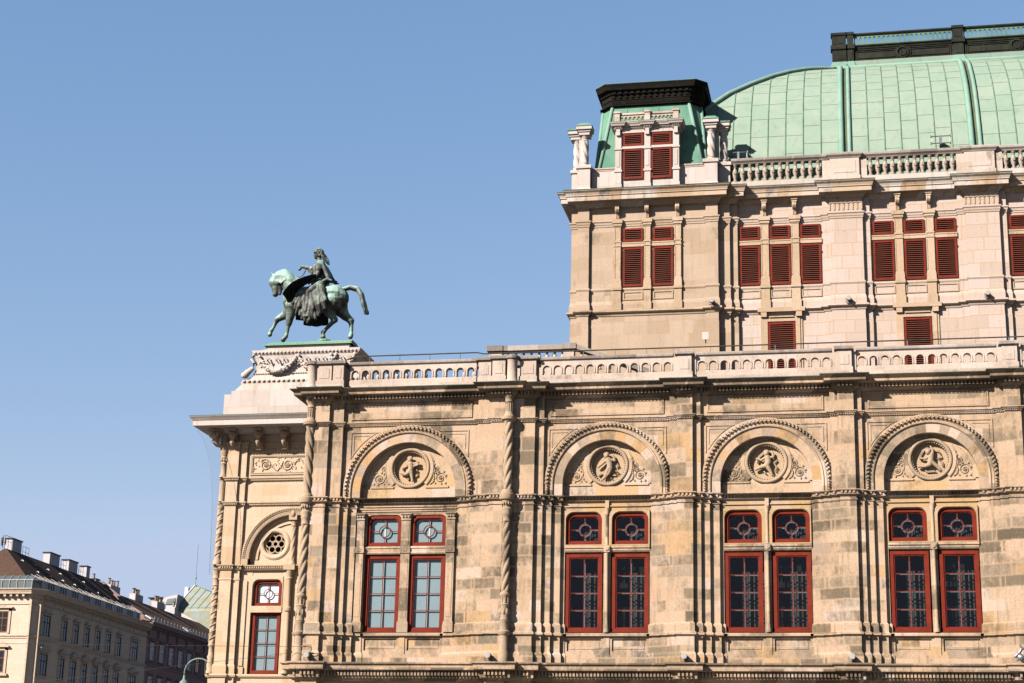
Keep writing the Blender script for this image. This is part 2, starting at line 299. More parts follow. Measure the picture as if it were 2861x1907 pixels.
    def build(s, name, mat, parent=None, smooth=False, loc=None, tone=False):
        me = bpy.data.meshes.new(name); me.from_pydata(s.v, [], s.f)
        for m_ in (mat if isinstance(mat, (list, tuple)) else [mat]): me.materials.append(m_)
        me.polygons.foreach_set('material_index', s.m)
        bm = bmesh.new(); bm.from_mesh(me); bmesh.ops.recalc_face_normals(bm, faces=bm.faces); bm.to_mesh(me); bm.free()
        if smooth:
            me.polygons.foreach_set('use_smooth', [True] * len(me.polygons))
        if tone:
            at = me.attributes.new('tone', 'FLOAT', 'FACE'); at.data.foreach_set('value', s.t)
        me.update(); o = bpy.data.objects.new(name, me); COL.objects.link(o)
        if parent: o.parent = parent
        if loc: o.location = loc
        return o
def tag(o, label, cat, group=None, kind=None):
    if label: o['label'] = label
    if cat: o['category'] = cat
    if group: o['group'] = group
    if kind: o['kind'] = kind
    return o
def thing(name, label, cat, loc=(0, 0, 0), group=None):
    o = bpy.data.objects.new(name, None); COL.objects.link(o); o.location = loc; o.empty_display_size = 0.3
    return tag(o, label, cat, group)
def dup(o, loc=None, parent=None):
    c = o.copy(); COL.objects.link(c)
    if parent is not None: c.parent = parent
    if loc is not None: c.location = loc
    for ch in list(o.children): dup(ch, None, c)
    return c
def auto_smooth(o, ang=40):
    me = o.data; me.polygons.foreach_set('use_smooth', [True] * len(me.polygons)); me.set_sharp_from_angle(angle=radians(ang)); return o
def fuse(o, voxel=0.03, smooth=6):
    """weld overlapping limbs into one continuous skin"""
    r = o.modifiers.new('weld', 'REMESH'); r.mode = 'VOXEL'; r.voxel_size = voxel; r.use_smooth_shade = True
    sm = o.modifiers.new('soften', 'SMOOTH'); sm.factor = 0.5; sm.iterations = smooth; return o
def archline(cx, hw, z0, zs, n=8):
    """outline of a round-headed opening: half width, sill, springing; counter-clockwise"""
    return [(cx - hw, z0), (cx, z0), (cx + hw, z0), (cx + hw, (z0 + zs) / 2)] + [(cx + hw * cos(pi * i / n), zs + hw * sin(pi * i / n)) for i in range(n + 1)] + [(cx - hw, (z0 + zs) / 2)]
def roundrect(x0, x1, z0, z1, r, n=5, low=False):
    p = [(x0, z0), ((x0 + x1) / 2, z0), (x1, z0), (x1, (z0 + z1) / 2)]
    p += [(x1 - r + r * cos(pi / 2 * i / n), z1 - r + r * sin(pi / 2 * i / n)) for i in range(n + 1)] + [((x0 + x1) / 2, z1)]
    p += [(x0 + r - r * sin(pi / 2 * i / n), z1 - r + r * cos(pi / 2 * i / n)) for i in range(n + 1)] + [(x0, (z0 + z1) / 2)]
    return p
def dents(mb, path, o0, o1, z0, z1, w, pitch):
    for (xa, ya), (xb, yb) in zip(path, path[1:]):
        if abs(ya - yb) > 1e-6 or xb - xa < pitch * 0.9: continue
        n = max(1, int((xb - xa) / pitch)); p = (xb - xa) / n
        for i in range(n):
            x = xa + p * (i + 0.5); mb.box(x - w / 2, x + w / 2, ya - o1, ya - o0, z0, z1)
def pier(c, steps, first=None, last=None):
    """stepped plan of a pier: steps = [(half width, y)] widest first"""
    L = []; prev = 0
    for hw, y in steps: L += [(c - hw, prev), (c - hw, y)]; prev = y
    Rr = [(2 * c - x, y) for x, y in reversed(L)]
    return L + Rr

# ------------------------------------------------------------------ ground
gm = G('asphalt'); o_ = gm.obj(); gm.base(gm.mix(gm.smooth(gm.noise(3.0, 6, 0.7, o_), 0.35, 0.7), (0.05, 0.05, 0.052), (0.075, 0.073, 0.07)))
tag(MB().add([(-900, -500, 0), (900, -500, 0), (900, 900, 0), (-900, 900, 0)], [(0, 1, 2, 3)]).build('ground', gm.m), None, None, None, 'structure')
pm = G('pavement_slabs'); o_ = pm.obj(); pm.base(pm.mix(pm.smooth(pm.noise(2.0, 6, 0.7, o_), 0.35, 0.7), (0.22, 0.21, 0.195), (0.30, 0.285, 0.26)))
tag(MB().box(-34, 30, -7, -0.9, 0.004, 0.14).build('pavement', pm.m), None, None, None, 'structure')

# ------------------------------------------------------------------ opera house: side wing
OP = thing('opera_house', 'ornate sandstone opera house with red framed windows, twisted columns and a pale green copper roof', 'opera house')
PC = [-6.61, -0.74, 5.13, 11.0, 16.87]
WC = [-9.55, -3.675, 2.195, 8.065, 13.935]
EC = -17.2; E0 = -0.16
LOWSTEP = [(1.22, -.14), (.88, -.28), (.57, -.42), (.29, -.58)]
def end_path_low(left):
    if left: return [(-21.2, 15.2), (-21.2, -.55), (-20.86, -.55), (-20.86, -.75), (-20.26, -.75), (-20.26, -.60), (-19.73, -.60), (-19.73, -.45), (-19.45, -.45), (-19.45, -.31), (-19.13, -.31), (-19.13, E0)]
    return [(-15.12, E0), (-15.12, -.31), (-14.74, -.31), (-14.74, -.45), (-14.43, -.45), (-14.43, -.60), (-13.9, -.60), (-13.9, -.75), (-13.38, -.75), (-13.38, -.58), (-12.24, -.58), (-12.24, -.42), (-11.93, -.42), (-11.93, -.28), (-11.62, -.28), (-11.62, -.14), (-11.28, -.14), (-11.28, 0)]
def std_low(c):
    p = pier(c, LOWSTEP); return [(c - 1.355, 0)] + p + [(c + 1.355, 0)]
low_paths = [end_path_low(True), end_path_low(False) + [(-11.13, 0)]] + [std_low(c) for c in PC]
PIERPROF = [(0, 14.42), (0, 14.26), (.035, 14.25), (.035, 14.20), (0, 14.18), (0, 9.86), (.02, 9.83), (.045, 9.80), (.05, 9.74), (.05, 9.52), (.08, 9.49), (.11, 9.48), (.11, 9.40), (.06, 9.36), (.03, 9.34), (.03, 8.80), (.06, 8.76), (.09, 8.70), (.09, 8.30)]
for i, p in enumerate(low_paths):
    q = list(p)
    if i == 0: q = q + [(-18.78, E0), (-18.78, .1)]
    elif i == 1: q = [(-15.62, .1), (-15.62, E0)] + q[:-1] + [(-11.13, 0), (-11.13, .4)]
    else: q = [(q[0][0], .4)] + q + [(q[-1][0], .4)]
    MB().sweep(q, PIERPROF, False).build('pier', M['wing'], OP)
full_low = low_paths[0] + [(-18.78, E0), (-15.62, E0)] + low_paths[1] + [pt for p in low_paths[2:] for pt in p]
# upper storey plan
def end_path_up(left):
    if left: return [(-21.2, 15.2), (-21.2, -.55), (-20.86, -.55), (-20.86, -.75), (-20.26, -.75), (-20.26, -.60), (-19.73, -.60), (-19.73, -.44)]
    return [(-14.43, -.44), (-14.43, -.60), (-13.9, -.60), (-13.9, -.75), (-13.38, -.75), (-13.38, -.58), (-12.24, -.58), (-12.24, -.42), (-11.92, -.42), (-11.92, -.28)]
def std_up(c): return [(c - .57, -.28), (c - .57, -.42), (c - .29, -.42), (c - .29, -.58), (c + .29, -.58), (c + .29, -.42), (c + .57, -.42), (c + .57, -.28)]
up_paths = [end_path_up(True), end_path_up(False)] + [std_up(c) for c in PC]
full_up = [pt for p in up_paths for pt in p]
for p in up_paths: MB().sweep(p, [(0, 17.36), (0, 14.55)], False).build('pilaster', M['wing_up'], OP)
MB().sweep(full_up, [(0, 18.56), (0, 17.46)], False).build('frieze_wall', M['wing_up'], OP)
# string course under the arches: toothed band
prof = [(-.05, 14.58), (.13, 14.58), (.13, 14.55), (.11, 14.53), (.06, 14.52), (.06, 14.44), (.10, 14.43), (.10, 14.40), (.0, 14.35), (-.05, 14.35)]
mb = MB().sweep(full_low, prof); dents(mb, full_low, .055, .13, 14.44, 14.52, .066, .12); mb.build('string_course', M['trim'], OP)
prof = [(-.05, 17.50), (.12, 17.50), (.12, 17.47), (.09, 17.45), (.07, 17.41), (.03, 17.40), (.03, 17.34), (-.05, 17.34)]
mb = MB().sweep(full_up, prof); dents(mb, full_up, .025, .055, 17.355, 17.395, .035, .06); mb.build('string_course', M['trim'], OP)
# main cornice and lower cornice share a plan with a break over every pier
cp = [(-21.2, 15.2), (-21.2, -.55), (-20.86, -.55), (-20.86, -.75), (-20.26, -.75), (-20.26, -.46), (-13.9, -.46), (-13.9, -.78), (-13.06, -.78), (-13.06, -.58), (-12.24, -.58), (-12.24, -.30)]
for c in PC: cp += [(c - .29, -.30), (c - .29, -.58), (c + .29, -.58), (c + .29, -.30)]
prof = [(-.2, 18.76), (.58, 18.76), (.58, 18.735), (.52, 18.69), (.46, 18.64), (.46, 18.54), (.43, 18.52), (.19, 18.51), (.19, 18.36), (.10, 18.34), (.06, 18.29), (0, 18.27), (-.2, 18.27)]
mb = MB().sweep(cp, prof); dents(mb, cp, .18, .29, 18.375, 18.51, .075, .135); mb.build('main_cornice', M['cornice'], OP)
MB().sweep(cp, [(-.2, 18.80), (.50, 18.785), (.60, 18.77), (.60, 18.742), (.583, 18.742), (.583, 18.762), (-.2, 18.762)]).build('gutter_flashing', M['flash'], OP)
prof = [(-.2, 8.42), (.30, 8.38), (.42, 8.36), (.42, 8.31), (.36, 8.27), (.35, 8.26), (.35, 8.10), (.32, 8.08), (.14, 8.07), (.14, 7.82), (.07, 7.79), (.04, 7.74), (0, 7.72), (-.2, 7.72)]
mb = MB().sweep(cp, prof); dents(mb, cp, .13, .24, 7.90, 8.06, .075, .125); mb.build('lower_cornice', M['cornice'], OP)
gp = [(-21.15, 15.2), (-21.15, -.5), (-20.86, -.5), (-20.86, -.7), (-20.26, -.7), (-20.26, -.35), (-13.9, -.35), (-13.9, -.7), (-13.2, -.7), (-13.2, -.54), (-12.24, -.54), (-12.24, -.10)]
for c in PC: gp += [(c - .29, -.10), (c - .29, -.54), (c + .29, -.54), (c + .29, -.10)]
MB().sweep(gp, [(0, 7.74), (0, 0.0)], False).build('ground_floor_wall', M['golden'], OP)
MB().box(-21.1, 18.2, -.2, 6.4, 18.25, 18.78).build('terrace', M['coping'], OP)
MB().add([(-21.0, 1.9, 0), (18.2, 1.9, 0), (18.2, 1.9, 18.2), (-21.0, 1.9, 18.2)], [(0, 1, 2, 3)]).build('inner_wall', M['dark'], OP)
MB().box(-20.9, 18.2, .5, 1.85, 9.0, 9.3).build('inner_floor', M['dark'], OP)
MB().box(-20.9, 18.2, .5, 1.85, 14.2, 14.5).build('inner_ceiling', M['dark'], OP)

# twisted columns (lower shaft, upper shaft)
def wing_column(x, y, n=1):
    mb = MB()
    mb.lathe((x, y, 0), [(.15, 8.30), (.21, 8.32), (.21, 8.72), (.17, 8.78), (.165, 9.33), (.22, 9.38), (.23, 9.48), (.18, 9.52), (.165, 9.80), (.19, 9.84), (.19, 9.88)], 16)
    mb.lathe((x, y, 0), [(.14, 9.86), (.175, 9.9), (.15, 10.02), (.18, 10.22), (.155, 10.4), (.19, 10.46), (.15, 10.5), (.145, 10.74), (.20, 10.80), (.20, 10.84), (.15, 10.92), (.14, 10.98)], 16)
    for k in range(8):
        a = 2 * pi * k / 8; mb.ball((x + .165 * cos(a), y + .165 * sin(a), 10.2), (.04, .04, .12), 6, 5); mb.tube([(x + .155 * cos(a + .3), y + .155 * sin(a + .3), 10.52), (x + .155 * cos(a + .3), y + .155 * sin(a + .3), 10.74)], .02, 5)
    mb.twist((x, y), .145, 10.95, 13.55, 4, 5.2, .26, 32, 84)
    mb.lathe((x, y, 0), [(.14, 13.5), (.18, 13.54), (.15, 13.6), (.165, 13.75), (.19, 13.8), (.17, 13.86), (.20, 13.95), (.20, 14.02), (.15, 14.06), (.16, 14.2), (.22, 14.34), (.23, 14.40)], 18)
    for k in range(12):
        a = 2 * pi * k / 12; mb.ball((x + .19 * cos(a), y + .19 * sin(a), 14.2), (.04, .04, .07), 6, 5)
    auto_smooth(mb.build('twisted_column', M['relief'], OP), 45)
    mb = MB(); mb.lathe((x, y, 0), [(.27, 14.35), (.29, 14.40), (.29, 14.55), (.24, 14.58), (.23, 14.66), (.19, 14.72)], 18)
    mb.twist((x, y), .152, 14.70, 17.32, 4, -5.0 if n < 0 else 5.0, .26, 32, 84)
    mb.lathe((x, y, 0), [(.16, 17.3), (.19, 17.33), (.20, 17.36), (.28, 17.40), (.29, 17.5), (.22, 17.52), (.20, 17.58), (.17, 17.62), (.155, 17.7)], 18)
    mb.lathe((x, y, 0), [(.135, 17.66), (.135, 18.05), (.16, 18.07), (.17, 18.10), (.15, 18.13), (.16, 18.22), (.20, 18.27), (.18, 18.32), (.22, 18.42), (.24, 18.52)], 18)
    for k in range(12):
        a = 2 * pi * k / 12; mb.tube([(x + .14 * cos(a), y + .14 * sin(a), 17.7), (x + .14 * cos(a), y + .14 * sin(a), 18.04)], .022, 5); mb.ball((x + .185 * cos(a), y + .185 * sin(a), 18.34), (.04, .04, .07), 6, 5)
    auto_smooth(mb.build('twisted_column', M['relief'], OP), 45)
wing_column(-13.2, -.79); wing_column(-21.0, -.72, -1)

# ------------------------------------------------------------------ windows of the wing
def make_window(lower, blind, cols=2, rows=4, w=1.36, h=2.87, name='window'):
    hw = w / 2; mb = MB(); b = .125
    if lower:
        mb.box(-hw, -hw + b, 0, .1, 0, h); mb.box(hw - b, hw, 0, .1, 0, h); mb.box(-hw + b, hw - b, 0, .1, h - b, h); mb.box(-hw + b, hw - b, .0, .1, 0, .13)
        i = b + .045; mb.box(-hw + b, -hw + i, .035, .1, .13, h - b); mb.box(hw - i, hw - b, .035, .1, .13, h - b); mb.box(-hw + i, hw - i, .035, .1, h - i, h - b); mb.box(-hw + i, hw - i, .035, .1, .13, .17)
        mb.box(-hw, hw, -.06, .02, -.02, .0)
        for k in range(1, cols): x = -hw + i + (w - 2 * i) * k / cols; mb.box(x - .015, x + .015, .06, .09, .17, h - i)
        for k in range(1, rows):
            z = .17 + (h - i - .17) * k / rows; mb.box(-hw + i, hw - i, .063, .087, z - .014, z + .014)
        out = [(-hw + i, .17), (hw - i, .17), (hw - i, h - i), (-hw + i, h - i)]
    else:
        ol = roundrect(-hw + b, hw - b, b, h - b, .17); mb.holes(-hw, hw, 0, h, 0, .1, ol) if False else None
        # bent frame: outer and inner rounded outlines
        oo = roundrect(-hw, hw, 0, h, .26); ii = roundrect(-hw + b, hw - b, b, h - b, .17); i2 = roundrect(-hw + b + .04, hw - b - .04, b + .04, h - b - .04, .14); n = len(oo)
        for A, B, y in ((oo, ii, 0), (ii, i2, .04)):
            vs = [(x, y, z) for x, z in A] + [(x, y, z) for x, z in B] + [(x, .1, z) for x, z in A] + [(x, .1, z) for x, z in B]
            fs = []
            for k in range(n):
                j = (k + 1) % n; fs += [(k, j, n + j, n + k), (k, 2 * n + k, 2 * n + j, j), (n + k, n + j, 3 * n + j, 3 * n + k)]
            mb.add(vs, fs)
        cz = h / 2 - .01; r = .195; mb.arc((0, cz), [(r, .055), (r + .03, .055), (r + .03, .09), (r, .09)], 0, 2 * pi, 24)
        e = b + .04
        mb.box(-.014, .014, .06, .088, cz + r + .03, h - e); mb.box(-.014, .014, .06, .088, e, cz - r - .03); mb.box(-hw + e, -r - .03, .06, .088, cz - .013, cz + .013); mb.box(r + .03, hw - e, .06, .088, cz - .013, cz + .013)
        out = i2
    root = mb.build(name, M['red'], OP)
    MB().add([(x, .075, z) for x, z in out], [tuple(range(len(out)))]).build('glass_pane', M['glass'], root)
    hb = .2 if blind else .16
    if not blind:
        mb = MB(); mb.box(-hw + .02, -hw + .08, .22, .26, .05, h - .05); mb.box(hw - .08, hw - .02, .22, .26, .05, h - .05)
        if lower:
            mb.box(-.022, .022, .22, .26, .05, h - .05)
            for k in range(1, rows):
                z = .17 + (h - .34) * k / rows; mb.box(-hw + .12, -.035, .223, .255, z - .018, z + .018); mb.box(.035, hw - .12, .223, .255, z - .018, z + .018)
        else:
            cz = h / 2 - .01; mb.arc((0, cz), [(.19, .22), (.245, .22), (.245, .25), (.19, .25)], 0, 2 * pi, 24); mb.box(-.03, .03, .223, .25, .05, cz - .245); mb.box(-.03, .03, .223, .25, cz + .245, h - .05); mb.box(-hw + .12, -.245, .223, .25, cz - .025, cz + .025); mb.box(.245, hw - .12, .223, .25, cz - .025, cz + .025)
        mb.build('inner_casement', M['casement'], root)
        mb = MB(); rr = random.Random(3)
        x = -.12
        while x < hw - .03:
            ww = rr.uniform(.035, .075); d = rr.uniform(0, .12); mb.box(x, x + ww, .45 + d, .47 + d, 0, h * (.78 if lower else .6)); x += ww + rr.uniform(.0, .045)
        mb.build('curtain', M['curtain'], root)
    else:
        mb = MB(); mb.box(-hw + .03, hw - .03, .15, .17, .03, h - .03); mb.build('blind', M[blind], root)
        mb = MB(); mb.box(-.03, .03, .13, .149, .05, h - .05)
        if lower:
            for k in range(1, rows): z = .17 + (h - .34) * k / rows; mb.box(-hw + .1, -.03, .133, .149, z - .02, z + .02); mb.box(.03, hw - .1, .133, .149, z - .02, z + .02)
        mb.build('inner_casement', M['whitepaint'], root)
    return root
wl = make_window(True, None); wu = make_window(False, None, h=1.2)
bl = make_window(True, 'blind'); bu = make_window(False, 'blind', h=1.2)
first = True
def put_pair(lo, up, wc, y, first, zl=9.56, zu=12.76, dx=.865):
    for sgn in (-1, 1):
        for src, z in ((lo, zl), (up, zu)):
            o = src if (first and sgn < 0) else dup(src); o.location = (wc + sgn * dx, y, z)
for wc in WC: put_pair(wl, wu, wc, .05, first); first = False
put_pair(bl, bu, EC, -.08, True)

# stone between the windows
def bay_infill(wc, e=0.0):
    hw = 1.58
    mb = MB(); mb.box(wc - hw, wc + hw, e + .06, e + .5, 8.3, 9.40); mb.box(wc - hw, wc + hw, e - .06, e + .06, 8.3, 8.72)
    for xa, xb in ((-hw, -hw + .12), (-.2, .2), (hw - .12, hw)): mb.box(wc + xa, wc + xb, e + .0, e + .06, 8.86, 9.30)
    mb.box(wc - hw, wc + hw, e + .0, e + .06, 9.30, 9.40); mb.box(wc - hw, wc + hw, e + .0, e + .06, 8.72, 8.86); mb.box(wc - .11, wc + .11, e - .03, e, 8.72, 9.38)
    for a, b in ((-hw + .2, -.28), (.28, hw - .2)): mb.box(wc + a, wc + b, e + .045, e + .06, 8.94, 9.22)
    mb.build('apron', M['wing'], OP)
    MB().sweep([(wc - hw, e), (wc + hw, e)], [(-.35, 9.53), (.06, 9.51), (.11, 9.48), (.11, 9.40), (.06, 9.36), (-.35, 9.36)]).build('window_sill', M['trim'], OP)
    if e == 0:
        mb = MB(); mb.box(wc - hw, wc + hw, .0, .6, 14.03, 14.40); mb.box(wc - hw, wc + hw, -.05, .0, 14.18, 14.23); mb.box(wc - hw, wc + hw, -.03, .0, 14.03, 14.06)
        for s in (-1, 1):
            xa, xb = sorted((wc + s * hw, wc + s * .0)); a, b = sorted((wc + s * 1.535, wc + s * .195))
            mb.holes(xa, xb, 12.72, 14.03, -.03, .2, roundrect(a, b, 12.77, 13.97, .27)); mb.holes(xa, xb, 12.72, 14.03, -.065, -.03, roundrect(a - .02, b + .02, 12.76, 14.0, .30))
        mb.build('window_head', M['golden'], OP)
        MB().sweep([(wc - hw, .02), (wc + hw, .02)], [(-.2, 12.74), (.06, 12.74), (.09, 12.69), (.09, 12.64), (.05, 12.62), (.05, 12.56), (.01, 12.5), (-.2, 12.46)]).build('transom', M['trim'], OP)
        mb = MB(); mb.box(wc - .13, wc + .13, .04, .3, 9.53, 12.46)
        mb.lathe((wc, -.06, 0), [(.10, 9.53), (.10, 9.64), (.075, 9.72), (.085, 9.78), (.06, 9.84), (.06, 12.4), (.08, 12.45)], 12); mb.box(wc - .11, wc + .11, -.14, .02, 12.47, 12.72); mb.lathe((wc, -.145, 12.6), [(.085, 0), (.085, -.02), (.05, -.03), (.0, -.03)], 14, 'y')
        mb.lathe((wc, -.06, 0), [(.08, 12.73), (.06, 12.78), (.06, 13.84), (.08, 13.9), (.07, 13.95), (.11, 14.06), (.12, 14.12)], 12); mb.box(wc - .07, wc + .07, -.1, .02, 14.12, 14.40)
        auto_smooth(mb.build('mullion', M['trim'], OP), 40)
    else:
        mb = MB(); mb.box(wc - hw - .4, wc + hw + .4, e + .02, e + .6, 14.02, 14.40)
        for k, z in enumerate((14.08, 14.16, 14.25)): mb.box(wc - hw - .36, wc + hw + .36, e - .02 - .02 * k, e + .02, z, z + .05)
        for s in (-1, 1):
            xa, xb = sorted((wc + s * 1.62, wc + s * .0)); a, b = sorted((wc + s * 1.535, wc + s * .195))
            mb.holes(xa, xb, 12.72, 14.02, e + .04, e + .3, roundrect(a, b, 12.77, 13.97, .2))
        mb.build('window_head', M['wing_up'], OP)
        MB().sweep([(wc - hw, e + .05), (wc + hw, e + .05)], [(-.2, 12.74), (.05, 12.74), (.08, 12.69), (.05, 12.66), (.05, 12.54), (.08, 12.51), (.05, 12.46), (-.2, 12.46)]).build('transom', M['wing_up'], OP)
        for cx, ww, yy in ((wc, .17, -.02), (wc - 1.76, .15, -.10), (wc + 1.76, .15, -.10)):
            mb = MB(); y1 = e + .36; y = e + yy
            mb.box(cx - ww, cx + ww, y, y1, 9.95, 12.5); mb.box(cx - ww - .04, cx + ww + .04, y - .04, y1, 9.53, 9.9); mb.box(cx - ww - .02, cx + ww + .02, y - .02, y1, 9.9, 9.95)
            mb.box(cx - ww - .03, cx + ww + .03, y - .04, y1, 12.5, 12.72); mb.box(cx - .07, cx + .07, y - .055, y - .04, 12.56, 12.66); mb.box(cx - ww, cx + ww, y, y1, 12.72, 13.75)
            mb.box(cx - ww + .05, cx + ww - .05, y - .012, y, 10.1, 12.3); mb.box(cx - ww + .05, cx + ww - .05, y - .012, y, 12.8, 13.65)
            mb.box(cx - ww - .02, cx + ww + .02, y - .03, y1, 13.75, 13.8); mb.box(cx - ww, cx + ww, y - .02, y1, 13.8, 13.96); mb.box(cx - ww - .05, cx + ww + .05, y - .06, y1, 13.96, 14.02)
            for k in range(3): mb.ball((cx - ww * .7 + k * ww * .7, y - .03, 13.88), .045, 8, 6)
            mb.build('window_pilaster', M['trim'], OP)
for wc in WC: bay_infill(wc)
bay_infill(EC, E0)

# ------------------------------------------------------------------ blind arches with medallions
def scroll(mb, cx, cz, r, y, sgn=1, turns=1.6, t=.022, ph=0):
    pts = []; n = 22
    for i in range(n + 1):
        u = i / n; a = ph + sgn * turns * 2 * pi * u; rr = r * (1 - .72 * u); pts.append((cx + rr * cos(a), y, cz + rr * sin(a)))
    mb.tube(pts, [t * (1 - .3 * i / n) for i in range(n + 1)], 6)
    for k in range(5): mb.ball((cx + r * .22 * cos(k * 2 * pi / 5), y - .01, cz + r * .22 * sin(k * 2 * pi / 5)), r * .12, 6, 5)
    mb.ball((cx, y - .015, cz), r * .13, 6, 5)
def spandrel(mb, s, ac, y):
    # triangular carved field beside the medallion; s = -1 left, +1 right
    scroll(mb, ac + s * 1.20, 15.36, .21, y, s); scroll(mb, ac + s * 1.02, 15.72, .11, y, -s, 1.3, .017, 1.2)
    mb.tube([(ac + s * .93, y, 15.98), (ac + s * .97, y, 15.9), (ac + s * .93, y, 15.82), (ac + s * .99, y, 15.62), (ac + s * .92, y, 15.5), (ac + s * .97, y, 15.35), (ac + s * .9, y, 15.2), (ac + s * .8, y, 15.12)], [.012, .02, .025, .022, .025, .022, .025, .018], 6)
    rr = random.Random(5)
    for px, pz in ((1.02, 15.55), (.93, 15.25), (1.40, 15.16), (1.0, 15.16), (1.12, 15.60), (.9, 16.02), (1.42, 15.45), (1.33, 15.6), (.84, 15.16), (1.24, 15.14), (.95, 15.6)):
        mb.ball((ac + s * px, y, pz), (rr.uniform(.03, .05), .03, rr.uniform(.03, .05)), 6, 5)
PUTTI = [
 dict(head=(-.02, .30), torso=[(.0, .17, .10), (.02, 0, .105), (.0, -.08, .10)], arms=[[(-.02, .16, .05), (.1, .06, .045), (.2, .12, .04)], [(.05, .16, .05), (.16, .16, .045), (.24, .19, .05)]], legs=[[(.03, -.1, .085), (.06, -.27, .06), (.09, -.42, .045)], [(-.03, -.12, .085), (-.16, -.2, .06), (-.33, -.14, .045)]], cloth=[[(.12, .05), (.22, -.05), (.22, -.2), (.1, -.27)], [(-.1, .15), (-.25, .1), (-.3, .0), (-.22, -.08)], [(-.08, -.3), (-.12, -.36)]], disc=(.2, .24, .1)),
 dict(head=(-.06, .33), torso=[(.0, .2, .10), (.05, .05, .105), (.06, -.08, .11)], arms=[[(-.06, .18, .05), (-.2, .06, .045), (-.32, -.04, .04)], [(.08, .2, .05), (.22, .16, .045), (.16, .33, .035)]], legs=[[(.08, -.1, .09), (.03, -.25, .06), (-.12, -.42, .045)], [(.02, -.1, .09), (-.06, -.27, .06), (-.18, -.46, .04)]], cloth=[[(.25, .15), (.33, -.0), (.25, -.05)], [(.15, -.1), (.33, -.22), (.2, -.3), (-.25, -.24), (-.36, -.32)], [(.0, -.35), (.14, -.45)]], disc=None),
 dict(head=(.0, .30), torso=[(.03, .18, .10), (.06, .02, .11), (.02, -.07, .11)], arms=[[(-.05, .15, .05), (-.17, .08, .045), (-.28, .13, .035)], [(.12, .16, .05), (.22, .18, .045), (.2, .32, .035)]], legs=[[(.0, -.1, .095), (-.16, -.14, .065), (-.34, -.22, .045)], [(.04, -.14, .09), (.12, -.28, .06), (.17, -.4, .045)]], cloth=[[(-.3, .0), (-.26, .22), (-.1, .36), (.1, .36), (.2, .28)], [(.22, .2), (.32, .1), (.22, .0), (.34, -.15), (.26, -.28)], [(-.12, -.24), (-.04, -.36)]], disc=None),
 dict(head=(-.06, .24), torso=[(.04, .14, .095), (.02, -.02, .105), (.0, -.12, .11)], arms=[[(.08, .17, .05), (.09, .30, .045), (.04, .40, .035)], [(-.02, .1, .05), (-.15, .02, .045), (-.28, .04, .035)]], legs=[[(-.02, -.16, .09), (-.16, -.22, .06), (-.36, -.22, .045)], [(.06, -.1, .085), (.2, -.22, .06), (.3, -.34, .045)]], cloth=[[(-.3, .0), (-.32, .15), (-.22, .33), (-.05, .42)], [(.1, .34), (.28, .28), (.34, .1), (.22, .05), (.36, -.05), (.38, -.22)], [(-.2, -.24), (-.15, -.38), (.1, -.36), (.18, -.42)]], disc=None),
 dict(head=(.0, .30), torso=[(.0, .17, .10), (.02, 0, .105), (.0, -.08, .10)], arms=[[(-.02, .16, .05), (-.15, .06, .045), (-.25, .16, .04)], [(.05, .16, .05), (.18, .1, .045), (.28, .2, .04)]], legs=[[(.03, -.1, .085), (.08, -.27, .06), (.05, -.42, .045)], [(-.03, -.12, .085), (-.14, -.24, .06), (-.2, -.4, .045)]], cloth=[[(.2, .1), (.3, -.1), (.2, -.25)]], disc=None)]
spm = {}
